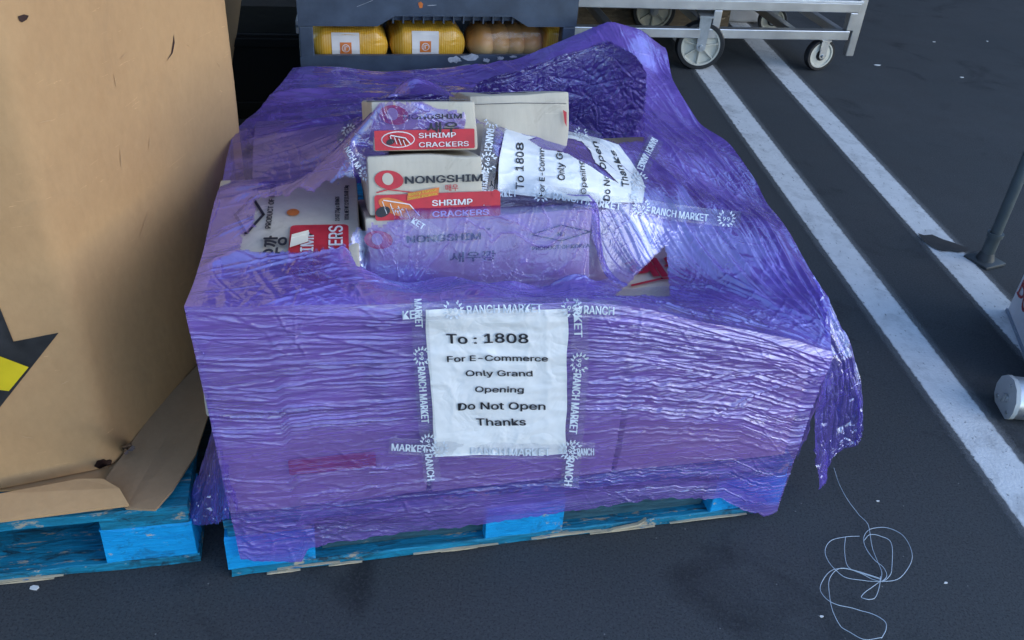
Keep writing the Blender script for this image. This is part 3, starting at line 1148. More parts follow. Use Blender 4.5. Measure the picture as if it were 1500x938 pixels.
for x, y in ((330, 405), (400, 400), (540, 402), (700, 408), (860, 420), (960, 434), (1060, 448), (1150, 470)): cv(x, y, .085)
for x, y in ((532, 390), (600, 393), (700, 398), (790, 404), (872, 412), (532, 355), (620, 352), (700, 352), (790, 352), (868, 360), (874, 385),
             (528, 324), (575, 322), (640, 319), (700, 316), (760, 312), (810, 308), (858, 304)): cf(x, y, .012)
for x, y in ((560, 238), (600, 228), (650, 196), (690, 172), (600, 178), (560, 166), (560, 205), (640, 180)): cf(x, y, .014)
for x, y in ((560, 200), (530, 235), (545, 262), (864, 306), (872, 350), (878, 400)): cf(x, y, .022)
for x, y, h in ((700, 308, .574), (780, 302, .574), (850, 295, .570), (660, 158, .735), (575, 152, .735)): ch(x, y, h)
for x, y, h in ((330, 320, .552), (345, 270, .548), (420, 262, .558), (500, 242, .572), (450, 374, .545), (510, 366, .543), (360, 380, .548),
                (400, 222, .552), (470, 212, .575), (530, 222, .60), (372, 192, .535), (450, 186, .56), (525, 178, .61),
                (728, 281, .578), (830, 288, .572), (940, 297, .50), (738, 190, .588), (830, 200, .572), (905, 213, .53), (925, 245, .51), (850, 245, .572),
                (905, 345, .47), (885, 400, .43), (950, 335, .46), (970, 392, .405), (1000, 300, .475), (1050, 330, .445),
                (1050, 400, .40), (1120, 405, .395), (1100, 320, .43), (1000, 215, .455), (1020, 255, .45), (1060, 275, .425), (960, 235, .49),
                (470, 140, .49), (540, 132, .47)): ch(x, y, h)
for x, y, v in ((960, 150, .92), (962, 105, 1.08), (620, 122, 1.10), (690, 128, 1.06), (950, 200, .66)): cv(x, y, v)
C += [(.30, .62, .55), (.52, .9, .52), (.15, .95, .49), (.35, .45, .70)]
C = np.array(C)


def mq(r2):
    return np.sqrt(r2 + .014 ** 2)


def solve_rbf(C):
    X = C[:, :2]
    K = mq(((X[:, None] - X[None]) ** 2).sum(-1)) + np.eye(len(X)) * -1e-3
    n = len(X)
    Q = np.column_stack([np.ones(n), X])
    Am = np.block([[K, Q], [Q.T, np.zeros((3, 3))]])
    s = np.linalg.solve(Am, np.concatenate([C[:, 2], np.zeros(3)]))
    return X, s


RX, RS = solve_rbf(C)


def height(u, v):
    sh = u.shape
    q = np.column_stack([u.ravel(), v.ravel()])
    out = np.empty(len(q))
    for i in range(0, len(q), 20000):
        b = q[i:i + 20000]
        out[i:i + 20000] = mq(((b[:, None] - RX[None]) ** 2).sum(-1)) @ RS[:len(RX)] + RS[-3] + b @ RS[-2:]
    return out.reshape(sh)


def curve(P, t, key):
    """piecewise linear by key coordinate, smoothed"""
    P = np.array(P)
    k = np.interp(t, np.linspace(0, 1, len(t)), t)
    return np.stack([np.interp(k, P[:, key], P[:, i]) for i in range(3)], -1)


NS, NTT = 600, 460
s = np.linspace(0, 1, NS)
tv = np.concatenate([np.linspace(-.012, .32, 230, endpoint=False), np.linspace(.32, 1.2, NTT - 230)])
Lp = np.array([onh(*q) for q in LEFT])
Lp[0, 1], Lp[-1, 1] = -.012, 1.2
Rp = np.array([onv(*q) for q in RIGHT])
Rp[0] = onv(1218, 515, -.012)
uL, uR = np.interp(tv, Lp[:, 1], Lp[:, 0]), np.interp(tv, Rp[:, 1], Rp[:, 0])
kk = np.ones(15) / 15
sm = lambda a: np.convolve(np.pad(a, 7, 'edge'), kk, 'valid')
uL, uR = sm(uL), sm(uR)
UU = uL[:, None] + (uR - uL)[:, None] * s[None]
VV = np.repeat(tv[:, None], NS, 1)
HH = height(UU, VV)
for _ in range(6):
    b_ = np.pad(HH, 1, 'edge')
    HH = (b_[:-2, 1:-1] + b_[2:, 1:-1] + b_[1:-1, :-2] + b_[1:-1, 2:] + 4 * HH) / 8
sh_ = (1 - sstep(.10, .15, VV)) * sstep(-.005, .02, VV)
sm_h = HH.copy()
for _ in range(160):
    b_ = np.pad(sm_h, 1, 'edge')
    sm_h = (b_[:-2, 1:-1] + b_[2:, 1:-1] + b_[1:-1, :-2] + b_[1:-1, 2:] + 4 * sm_h) / 8
HH = HH * (1 - sh_) + sm_h * sh_
wA = sstep(.236, .250, UU) * (1 - sstep(.626, .645, UU)) * sstep(.130, .148, VV) * (1 - sstep(.235, .26, VV))
hA = np.minimum(.563 + (VV - .201 + .011) / math.tan(R(20)), .577 - .10 * (VV - .20))
hA = np.maximum(hA, .462)
HH = HH * (1 - wA) + hA * wA
SS = np.repeat(s[None], len(tv), 0)
# creases of the draped film
rad = np.hypot(UU - 1.03, VV + .03)
ang = np.arctan2(VV + .03, 1.03 - UU)
wr = sstep(.55, .85, UU) * sstep(.0, .25, rad)
wob = fbm(UU * 5, VV * 5, 40)
shelf = 1 - sstep(.10, .16, VV)
aface = sstep(.13, .16, VV) * (1 - sstep(.24, .28, VV)) * sstep(.24, .28, UU) * (1 - sstep(.62, .68, UU))
amp_l = (1 - wr) * (1 - shelf) * (1 - .75 * aface)
def topdir(x, y):
    if x > .62:
        a1 = math.atan2(.0 - y - .03, 1.03 - x)
        k = min(1, max(0, (y - .45) / .3)) if x > .85 else 0
        return a1 * (1 - k) + k * (-1.45)
    return .16 + .25 * math.sin(x * 9 + y * 7)
instack = lambda x, y: 0.0 if (.24 < x < .66 and .13 < y < .30) else 1.0
ar = (0, 1.15, 0, 1.2)
S_ = lambda *a_, **k_: streaks(UU, VV, tv, *a_, **k_)
disp = S_(70, 1, topdir, (.2, .6), (.010, .028), (.003, .010), ar, instack, .2)
disp += S_(210, 2, topdir, (.15, .60), (.0018, .005), (.0014, .0046), ar, instack, .09, .08)
disp += S_(260, 3, topdir, (.05, .25), (.0014, .003), (.0005, .0016), ar, instack, .2)
disp += S_(80, 4, lambda x, y: 0, (.03, .14), (.002, .006), (.001, .0036), ar, instack, 1.0)
disp += S_(170, 5, lambda x, y: .2, (.03, .14), (.0014, .0038), (.0008, .0026), (0, 1.0, 0, .15), None, .8)
disp += S_(60, 6, lambda x, y: .9, (.05, .22), (.0010, .002), (.0003, .0009), (.24, .66, .13, .27), None, .25)
disp += S_(130, 7, lambda x, y: math.atan2(-y - .02, 1.02 - x), (.10, .40), (.0022, .006), (.002, .006), (.68, 1.05, .03, .55), None, .06)
czone = sstep(.24, .27, UU) * (1 - sstep(.46, .50, UU)) * sstep(.20, .23, VV) * (1 - sstep(.34, .40, VV))
disp += 1.0 * S_(16, 9, lambda x, y: .12, (.12, .32), (.006, .013), (.010, .022), (0, .30, .25, 1.0), None, .18)
disp += 1.0 * S_(14, 10, lambda x, y: -1.35 if y > .5 else math.atan2(-y - .02, 1.02 - x), (.2, .5), (.006, .013), (.008, .018), (.82, 1.12, .1, 1.1), None, .08)
disp *= .44 * (1 - .9 * wA) * (1 - .65 * czone)
disp += S_(36, 8, lambda x, y: .75, (.08, .30), (.0008, .0016), (.0004, .0009), (.24, .66, .14, .24), None, .2)
disp += (fbm(UU * 6, VV * 6, 30) - .5) * .016 * (1 - wA) * (1 - .6 * czone)
edge = np.minimum(np.minimum(SS, 1 - SS) / .02, 1) * np.clip((VV + .012) / .015, 0, 1)
disp = disp * (.25 + .75 * edge)
TOP = np.stack([UU, VV, HH], -1)
gu = np.gradient(TOP, axis=1)
gv = np.gradient(TOP, axis=0)
NN = np.cross(gu, gv)
NN /= np.linalg.norm(NN, axis=-1, keepdims=True) + 1e-12
NN[NN[..., 2] < 0] *= -1
TOP = TOP + NN * disp[..., None]

HOLE_TEAR = [(377, 290), (450, 278), (500, 266), (533, 260), (553, 253), (570, 233), (590, 218), (617, 208), (655, 190), (700, 183), (727, 187), (731, 282),
             (690, 282), (660, 288), (627, 300), (583, 320), (550, 332), (527, 341), (513, 352), (463, 364), (417, 370), (353, 369), (353, 347), (363, 340), (373, 323)]
HOLE_BACK = [(556, 150), (545, 144), (600, 139), (690, 141), (698, 122), (760, 103), (820, 84), (890, 60), (932, 84), (948, 112), (942, 160), (944, 205), (905, 211),
             (870, 196), (830, 178), (790, 175), (745, 182), (737, 186), (727, 187), (700, 178), (690, 168), (640, 160), (620, 151)]
HOLE_TRI = [(902, 434), (930, 406), (975, 358), (978, 396), (981, 434), (940, 431)]


def holes(P, polys, jit=1.0):
    c = (P[:-1, :-1] + P[1:, 1:] + P[1:, :-1] + P[:-1, 1:]) / 4
    q = project(c)
    jx = (noise2(q[..., 0] * .05, q[..., 1] * .05, 70) - .5) * 12 + (noise2(q[..., 0] * .22, q[..., 1] * .22, 71) - .5) * 7
    jy = (noise2(q[..., 0] * .05, q[..., 1] * .05, 72) - .5) * 12 + (noise2(q[..., 0] * .22, q[..., 1] * .22, 73) - .5) * 7
    qj = q + np.stack([jx, jy], -1) * jit
    k = np.ones(q.shape[:2], bool)
    for p in polys:
        k &= ~inpoly(qj, p)
    return k


wrap = empty('stretch_wrap', tuple(A0), PANG, 'torn translucent purple stretch wrap covering the loaded pallet', 'plastic wrap')
keep = holes(TOP, [HOLE_TEAR]) & holes(TOP, [HOLE_TRI, HOLE_BACK], .3)
lay = np.full(UU.shape, .85)
vb = .160 - .085 * (UU - .25) + .02 * (noise2(UU * 9, VV * 0, 77) - .5)
dense = 1 - sstep(vb - .006, vb + .006, VV)
lay += .75 * dense * (1 - sstep(.66, .72, UU))
lay -= .60 * np.maximum(wA, sstep(.24, .26, UU) * (1 - sstep(.63, .66, UU)) * (1 - sstep(.20, .23, VV))) * (1 - dense)
lay -= .12 * czone
lay += .55 * sstep(.72, .80, UU + .25 * (VV - .2)) + .5 * sstep(.80, .95, VV)
lay -= .35 * (1 - sstep(.20, .26, UU)) * sstep(.32, .38, VV) * (1 - sstep(.62, .7, VV))
lay -= .4 * sstep(.60, .66, UU) * (1 - sstep(.72, .80, UU + .25 * (VV - .2))) * sstep(.05, .10, VV) * (1 - sstep(.25, .32, VV))
mk_ = np.pad(keep.astype(float), ((0, 1), (0, 1)), 'edge')
for _ in range(14):
    b_ = np.pad(mk_, 1, 'edge')
    mk_ = (b_[:-2, 1:-1] + b_[2:, 1:-1] + b_[1:-1, :-2] + b_[1:-1, 2:] + 4 * mk_) / 8
lay *= .30 + .70 * sstep(.5, .98, mk_)          # stretched thin towards the torn edges
grid_mesh('top_film', TOP, keep, 'film_top', wrap, lay)

# front face, from the top edge down to a ragged hem
BOT = [(352, 817), (380, 823), (442, 822), (452, 803), (498, 794), (643, 777), (755, 761), (890, 741), (974, 731), (1058, 731), (1082, 744), (1119, 758), (1138, 752)]
Bp = np.array([onv(x, y, -.014) for x, y in BOT])
NF = 380
tope = TOP[0]
bu = np.linspace(Bp[0, 0], Bp[-1, 0], NS)
bot = np.stack([bu, np.full(NS, -.014), np.interp(bu, Bp[:, 0], Bp[:, 2])], -1)
bot[:, 2] += (noise2(bu * 60, bu * 0, 3) - .5) * .006 + (noise2(bu * 160, bu * 0, 4) - .5) * .004
tt = np.linspace(0, 1, NF)[:, None]
FRN = tope[None] * (1 - tt[..., None]) + bot[None] * tt[..., None]
fu, fh = FRN[..., 0], FRN[..., 2]
T2 = np.repeat(tt, NS, 1)
wob = fbm(fu * 4, fh * 6, 50)
fy = T2 * .36
frow = (tt * .36).ravel()
Q_ = lambda *a_, **k_: streaks(fu, fy, frow, *a_, **k_)
up = lambda x, y: 1.0 if y < .17 + .02 * x else .16
dd = Q_(34, 21, lambda x, y: 0, (.2, .6), (.008, .018), (.002, .005), (0, 1, .0, .36), None, .06, .06)
dd += Q_(105, 22, lambda x, y: 0, (.25, .95), (.0010, .0026), (.0020, .0060), (0, 1, .01, .36), up, .03, .05)
dd += Q_(26, 28, lambda x, y: .22 if x < .5 else -.2, (.25, .7), (.0014, .003), (.0012, .0032), (0, 1, .03, .34), None, .12)
dd += Q_(120, 23, lambda x, y: .02, (.06, .30), (.0009, .0018), (.0010, .0034), (0, 1, .005, .36), up, .09)
dd += Q_(60, 24, lambda x, y: .25 if x < .5 else .45, (.05, .18), (.0014, .003), (.0008, .0028), (0, 1, .17, .36), None, .25)
dd += Q_(80, 25, lambda x, y: 0, (.025, .10), (.0016, .0038), (.0010, .0028), (.0, .42, .26, .36), lambda x, y: 1 - x * 1.8, .9)
dd += Q_(80, 26, lambda x, y: .1, (.03, .12), (.0014, .003), (.0008, .0024), (0, 1, .0, .05), None, .7)
dd += Q_(75, 27, lambda x, y: math.atan2(.03 - y, 1.0 - x), (.15, .55), (.0012, .0026), (.0010, .0030), (.60, .97, .0, .13), None, .03, .03)
lab = sstep(.27, .30, fu) * (1 - sstep(.56, .60, fu)) * sstep(.0, .05, T2) * (1 - sstep(.62, .7, T2))
dd = (dd * .42 + (fbm(fu * 3, fh * 4, 57) - .5) * .012) * (1 - .6 * lab) * np.clip(T2 / .03, 0, 1)
FRN[..., 1] -= dd
FRN[..., 1] -= .004 * np.sin(np.clip(T2, 0, .1) / .1 * math.pi) * .6
e1 = .50 + .04 * fu + .015 * (noise2(fu * 5, fu * 0, 91) - .5)
layf = .72 + .42 * (1 - sstep(e1 - .004, e1 + .004, T2)) + .30 * sstep(.80, .81, T2 - .10 * fu) + .22 * (1 - sstep(.16, .165, T2 + .06 * fu))
layf += .22 * (noise2(fu * 2.5 + T2 * 3, T2 * 9 - fu * 2, 92) - .5)
grid_mesh('front_film', FRN, None, 'film_front', wrap, layf)

# right, left and back sides
def side(name, edge, du, dv, hbot, mat, seed, n=140, low=None):
    t = np.linspace(0, 1, n)[:, None, None]
    lowr = edge.copy()
    lowr[:, 0] = lowr[:, 0] * 0 + np.clip(edge[:, 0] + du, -.02 if du <= 0 else .99, 1.05)
    if low is not None:
        lowr[:, 0] = low
    lowr[:, 1] += dv
    lowr[:, 2] = hbot + (noise2(edge[:, 0] * 40, edge[:, 1] * 40, seed) - .5) * .03
    P = edge[None] * (1 - t) + lowr[None] * t
    a = P[..., 1] if abs(du) > 0 else P[..., 0]
    wb = fbm(a * 5, P[..., 2] * 5, seed + 3)
    d = ridge(a * 2 + wb, P[..., 2] * 22 + wb * 3, seed, 6) * .006 + ridge(a * 12, P[..., 2] * 18, seed + 1, 5) * .005 + ridge(a * 32, P[..., 2] * 32, seed + 2, 4) * .002
    d = d * np.clip(t[..., 0] / .05, 0, 1)
    P[..., 0] += d
    return grid_mesh(name, P, None, mat, wrap)


side('side_film', TOP[:, -1], .001, 0, .16, 'film_top', 80)
side('side_film', TOP[:, 0], -.001, 0, .13, 'film_top', 90, low=.022)
# the crinkled back wall: its inside shows in the hollow
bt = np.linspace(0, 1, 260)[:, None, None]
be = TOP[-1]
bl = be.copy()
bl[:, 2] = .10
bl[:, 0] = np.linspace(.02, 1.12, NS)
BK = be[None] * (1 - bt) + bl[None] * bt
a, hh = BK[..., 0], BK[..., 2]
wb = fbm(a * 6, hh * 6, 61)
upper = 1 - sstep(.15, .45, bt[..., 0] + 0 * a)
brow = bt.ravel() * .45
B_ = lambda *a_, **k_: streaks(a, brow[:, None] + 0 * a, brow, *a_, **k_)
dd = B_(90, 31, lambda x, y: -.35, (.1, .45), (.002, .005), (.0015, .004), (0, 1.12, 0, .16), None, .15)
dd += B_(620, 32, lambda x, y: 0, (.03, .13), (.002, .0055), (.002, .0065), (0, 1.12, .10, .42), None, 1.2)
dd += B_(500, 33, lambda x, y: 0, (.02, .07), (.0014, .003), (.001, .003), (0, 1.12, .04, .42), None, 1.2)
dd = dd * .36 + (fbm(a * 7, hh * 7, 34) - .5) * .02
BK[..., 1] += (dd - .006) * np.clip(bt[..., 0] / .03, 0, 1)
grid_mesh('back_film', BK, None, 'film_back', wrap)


def patch(name, rows, mat, n=(90, 110), seed=0, amp=.006, jag=None, par=None):
    """rows: list of columns of (u,v,h) control points -> smooth sheet"""
    Cp = np.array(rows, float)
    nc, nr = Cp.shape[:2]
    x, y = np.linspace(0, nc - 1, n[0]), np.linspace(0, nr - 1, n[1])
    tmp = np.stack([np.stack([np.interp(y, np.arange(nr), Cp[i, :, k]) for k in range(3)], -1) for i in range(nc)], 0)
    k = np.ones(9) / 9
    tmp = np.stack([np.stack([np.convolve(np.pad(tmp[i, :, q], 4, 'edge'), k, 'valid') for q in range(3)], -1) for i in range(nc)], 0)
    P = np.stack([np.stack([np.interp(x, np.arange(nc), tmp[:, j, q]) for q in range(3)], -1) for j in range(n[1])], 0)
    X, Y = np.meshgrid(np.linspace(0, 1, n[0]), np.linspace(0, 1, n[1]))
    g = np.cross(np.gradient(P, axis=1), np.gradient(P, axis=0))
    g /= np.linalg.norm(g, axis=-1, keepdims=True) + 1e-12
    wb = fbm(X * 4, Y * 4, seed)
    d = (ridge(X * 7 + wb * 2, Y * 2.5, seed + 1, 5) * amp * 1.6 + ridge(X * 11, Y * 9 + wb * 2, seed + 2, 5) * amp * .8 + ridge(X * 24, Y * 24, seed + 3, 4) * amp * .35)
    P = P + g * d[..., None]
    keep = None
    if jag:
        lim = 1 - jag * (fbm(X * 7, X * 0 + .3, seed + 7) ** 1.0) * 1.2 - .04 * noise2(X * 40, Y * 30, seed + 8)
        keep = (Y < lim)[:-1, :-1]
    return grid_mesh(name, P, keep, mat, par or wrap)


def col(pts):
    return [tuple(onv(x, y, v)) for x, y, v in pts]


# bunched torn tail at the front right corner
patch('torn_tail', [
    col([(1214, 512, .0), (1206, 560, .005), (1194, 606, .008), (1194, 650, .012), (1199, 690, .012), (1203, 728, .012)]),
    col([(1214, 500, .01), (1216, 555, .02), (1206, 606, .03), (1206, 650, .03), (1211, 685, .03), (1213, 716, .03)]),
    col([(1214, 480, .045), (1224, 545, .035), (1222, 600, .045), (1219, 640, .045), (1219, 662, .04), (1219, 676, .04)]),
    col([(1212, 452, .09), (1239, 530, .045), (1243, 585, .048), (1239, 630, .045), (1237, 650, .045), (1236, 660, .045)]),
    col([(1206, 428, .14), (1250, 520, .06), (1260, 580, .045), (1261, 618, .042), (1256, 645, .04), (1253, 660, .04)]),
    col([(1192, 400, .19), (1243, 490, .10), (1262, 560, .06), (1266, 605, .05), (1265, 630, .045), (1262, 650, .045)])],
    'film_loose', seed=110, amp=.004, jag=.07, n=(140, 220))
# dark sheet hanging in the gap between the two pallets
patch('hanging_film', [
    col([(318, 600, .10), (303, 650, .10), (292, 690, .09), (276, 725, .08), (268, 750, .07), (270, 772, .07)]),
    col([(322, 600, .07), (316, 650, .06), (305, 690, .05), (295, 725, .04), (292, 755, .035), (292, 775, .035)]),
    col([(324, 600, .05), (320, 650, .035), (318, 690, .025), (316, 725, .02), (314, 755, .015), (314, 772, .015)]),
    col([(322, 600, .02), (322, 650, .01), (328, 690, .0), (332, 720, -.005), (334, 740, -.010), (333, 766, -.012)])],
    'film_loose', seed=130, amp=.0025, jag=.05, n=(110, 130))
# ------------------------------------------------------------------ things stuck on the wrap: notices and printed tape
bigP = np.concatenate([TOP.reshape(-1, 3), FRN.reshape(-1, 3)])
def quads(ny, nx, off):
    i = np.arange(ny * nx).reshape(ny, nx) + off
    return np.stack([i[:-1, :-1], i[:-1, 1:], i[1:, 1:], i[1:, :-1]], -1).reshape(-1, 4)
bigF = np.concatenate([quads(len(tv), NS, 0), quads(NF, NS, TOP.shape[0] * NS)])
FILM = BVHTree.FromPolygons(bigP.tolist(), bigF.tolist())


def blur(a, n):
    for _ in range(n):
        b = np.pad(a, 1, 'edge')
        a = (b[:-2, 1:-1] + b[2:, 1:-1] + b[1:-1, :-2] + b[1:-1, 2:] + 4 * a) / 8
    return a


def on_film(PX, PY, lift, sm_=6):
    D = pray(PX, PY)
    D = D / np.linalg.norm(D, axis=-1, keepdims=True)
    dist = np.full(PX.shape, np.nan)
    for i in np.ndindex(PX.shape):
        h = FILM.ray_cast(Vector(CAMP), Vector(D[i]))
        if h[0] is not None:
            dist[i] = h[3]
    dist = np.where(np.isnan(dist), np.nanmedian(dist), dist)
    low = dist.copy()
    dist = blur(dist, sm_)
    dist = dist - np.maximum(0, np.percentile(dist - low, 75))
    return CAMP + D * (dist - lift)[..., None]


def bil(G, s_, t_):
    ny, nx = G.shape[:2]
    x, y = np.clip(s_, 0, 1) * (nx - 1), np.clip(t_, 0, 1) * (ny - 1)
    i, j = np.minimum(x.astype(int), nx - 2), np.minimum(y.astype(int), ny - 2)
    fx, fy = (x - i)[:, None], (y - j)[:, None]
    return (G[j, i] * (1 - fx) + G[j, i + 1] * fx) * (1 - fy) + (G[j + 1, i] * (1 - fx) + G[j + 1, i + 1] * fx) * fy


def surf_map(G, W, H, lift):
    """artwork (x right 0..W, y up 0..H) on grid G whose row 0 is the top"""
    def f(q, z):
        P = bil(G, q[:, 0] / W, 1 - q[:, 1] / H)
        d = CAMP - P
        return P + d / np.linalg.norm(d, axis=1, keepdims=True) * (lift + .0005 * z[:, None])
    return f


def notice(label, quad, lines_, hole=None, n=(90, 116), lift=.004, sm_=10, bow=None, wob=.0, seed=0):
    tl, tr, br, bl = (np.array(q, float) for q in quad)
    S, T = np.meshgrid(np.linspace(0, 1, n[0]), np.linspace(0, 1, n[1]))
    Q = ((tl * (1 - S[..., None]) + tr * S[..., None]) * (1 - T[..., None]) + (bl * (1 - S[..., None]) + br * S[..., None]) * T[..., None])
    if bow:
        for (bx, by), f in bow:
            Q += f(S, T)[..., None] * np.array([bx, by])
    Q += wob * np.stack([noise2(T * 6, S * 2, seed) - .5, noise2(S * 6, T * 2, seed + 1) - .5], -1)
    G = on_film(Q[..., 0], Q[..., 1], lift, sm_)
    k = None
    if hole:
        qc = (Q[:-1, :-1] + Q[1:, 1:]) / 2
        k = ~inpoly(qc, hole)
    root = empty('paper_notice', tuple(A0), PANG, label, 'notice', 'white paper notices')
    d = CAMP - G
    d /= np.linalg.norm(d, axis=-1, keepdims=True)
    cr_ = ridge(S * 4 + fbm(S * 3, T * 3, seed) * 2, T * 5, seed + 5, 2) * .0022 + (fbm(S * 5, T * 5, seed + 6) - .5) * .005
    G = G + d * cr_[..., None]
    grid_mesh('sheet', G, k, 'paper', root)
    W, H = .216, .279
    for (txt, x, y, h, wd) in lines_:
        pr = Print()
        pr.text(txt, x * W, (1 - y) * H, h, 'ink', w=wd * W, bold=.014)
        o = pr.build('lettering', surf_map(G, W, H, .0024), root)
        if hole:
            bm_ = bmesh.new()
            bm_.from_mesh(o.data)
            dead = [f for f in bm_.faces if inpoly(project(np.array(f.calc_center_median())), hole)]
            bmesh.ops.delete(bm_, geom=dead, context='FACES')
            bm_.to_mesh(o.data)
            bm_.free()
    return root


notice('flat white paper notice taped to the front of the purple wrap', ((623, 454), (832, 452), (829, 666), (637, 668)),
       [('To : 1808', .145, .235, .0245, .575), ('For E-Commerce', .140, .358, .0150, .725), ('Only Grand', .262, .462, .0150, .485), ('Opening', .325, .573, .0150, .355),
        ('Do Not Open', .195, .690, .0185, .645), ('Thanks', .325, .800, .0185, .370)], wob=3.0, sm_=14, seed=3)
notice('torn and slit white paper notice lying on top of the load', ((728, 281), (738, 188), (908, 214), (941, 297)),
       [('To 1808', .08, .175, .022, .70), ('For E-Commerce', .02, .335, .015, .98), ('Only Grand', .28, .465, .017, .70), ('Opening', .10, .615, .015, .55), ('Do Not Open', .02, .780, .017, .92), ('Thanks', .28, .905, .017, .60)],
       hole=[(774, 205), (788, 200), (812, 203), (838, 203), (853, 208), (864, 220), (872, 238), (888, 250), (907, 269), (884, 257), (866, 244), (846, 234), (833, 226), (815, 221), (796, 219)],
       n=(120, 170), sm_=10, wob=4.0, seed=9, bow=[((0, -8), lambda S, T: np.sin(math.pi * T) * S), ((16, 6), lambda S, T: np.sin(math.pi * S) * T ** 2), ((0, 4), lambda S, T: np.sin(math.pi * T) * (1 - S))])


def tape(label, path, wpx, items, lift=.006, sm_=12):
    """path in picture points over the film, wpx its width; items: ('T', text, s0, s1) or ('E', s)"""
    P = np.array(path, float)
    seg = np.linalg.norm(np.diff(P, axis=0), axis=1)
    cum = np.concatenate([[0], np.cumsum(seg)])
    L = cum[-1]
    n = max(24, int(L / 3.0))
    ts = np.linspace(0, L, n)
    x, y = np.interp(ts, cum, P[:, 0]), np.interp(ts, cum, P[:, 1])
    k = np.ones(7) / 7
    if n > 20 and len(P) > 2:
        x, y = np.convolve(np.pad(x, 3, 'reflect', reflect_type='odd'), k, 'valid'), np.convolve(np.pad(y, 3, 'reflect', reflect_type='odd'), k, 'valid')
    dx, dy = np.gradient(x), np.gradient(y)
    ln = np.hypot(dx, dy)
    nx_, ny_ = dy / ln, -dx / ln
    T = np.linspace(.5, -.5, 13)[:, None]
    jit = (noise2(ts / 6.0, ts * 0, len(label)) - .5) * 3
    PX = x[None] + nx_[None] * T * (wpx + jit * 0)
    PY = y[None] + ny_[None] * T * (wpx + jit * 0)
    G = on_film(PX, PY, lift, sm_)
    root = empty('packing_tape', tuple(A0), PANG, label, 'tape', 'clear tape strips printed with white lettering')
    grid_mesh('strip', G, None, 'tape', root)
    for it in items:
        pr = Print()
        if it[0] == 'T':
            _, txt, a, b = it
            pr.text(txt, a, .20 * wpx, .60 * wpx, 'tape_print', w=b - a, bold=.014)
        else:
            pr.emblem(it[1], .5 * wpx, .46 * wpx, 'tape_print')
        pr.build('lettering' if it[0] == 'T' else 'emblem', surf_map(G, L, wpx, .0012), root)
    return root


RM = 'RANCH MARKET'
tape('printed clear tape along the top edge of the front notice', [(588, 460), (700, 451), (800, 449), (910, 454)], 28,
     [('T', 'KET', 2, 30), ('E', 76), ('T', RM, 96, 206), ('E', 250), ('T', 'RANCH', 268, 312)])
tape('printed clear tape down the left edge of the front notice', [(614, 438), (618, 520), (625, 620), (634, 706)], 25,
     [('T', 'MARKET', 0, 42), ('E', 84), ('T', RM, 100, 182), ('E', 212), ('T', 'RANCH', 228, 266)])
tape('printed clear tape down the right edge of the front notice', [(848, 436), (850, 520), (843, 620), (834, 714)], 27,
     [('T', 'ARKET', 2, 58), ('E', 96), ('T', RM, 112, 200), ('E', 224), ('T', 'RANCH', 236, 276)])
tape('printed clear tape along the bottom edge of the front notice', [(570, 653), (640, 657), (760, 661), (872, 660)], 24,
     [('T', 'MARKET', 4, 56), ('E', 74), ('T', RM, 120, 236), ('E', 262), ('T', 'RANCH', 276, 300)])
tape('printed clear tape running from the torn notice to the right corner', [(695, 283), (760, 281), (830, 287), (900, 300), (940, 303), (990, 312), (1040, 318), (1085, 322)], 24,
     [('T', 'MARKET', 20, 62), ('E', 98), ('T', RM, 116, 216), ('E', 246), ('T', RM, 262, 345), ('E', 372)])
tape('crumpled printed tape left of the torn notice', [(728, 140), (722, 180), (716, 230), (706, 302)], 26,
     [('T', RM, 0, 20), ('E', 34), ('T', 'RANCH', 50, 82), ('E', 98), ('T', RM, 112, 162)])
tape('printed clear tape along the far edge of the torn notice', [(730, 185), (780, 183), (830, 190), (880, 204)], 18,
     [('T', RM, 12, 98), ('E', 122)])
tape('short printed tape at the right end of the torn notice', [(962, 203), (940, 245), (930, 296)], 24,
     [('T', RM, 2, 52), ('E', 68), ('T', 'RANCH', 78, 98)])
tape('narrow twisted printed tape across the left tear', [(522, 186), (500, 200), (522, 238), (548, 268), (572, 292), (600, 318), (648, 348)], 20,
     [('E', 12), ('T', 'RANCH M', 30, 78), ('E', 92), ('T', 'MARKET', 106, 140), ('E', 158), ('T', 'KET', 188, 208)])

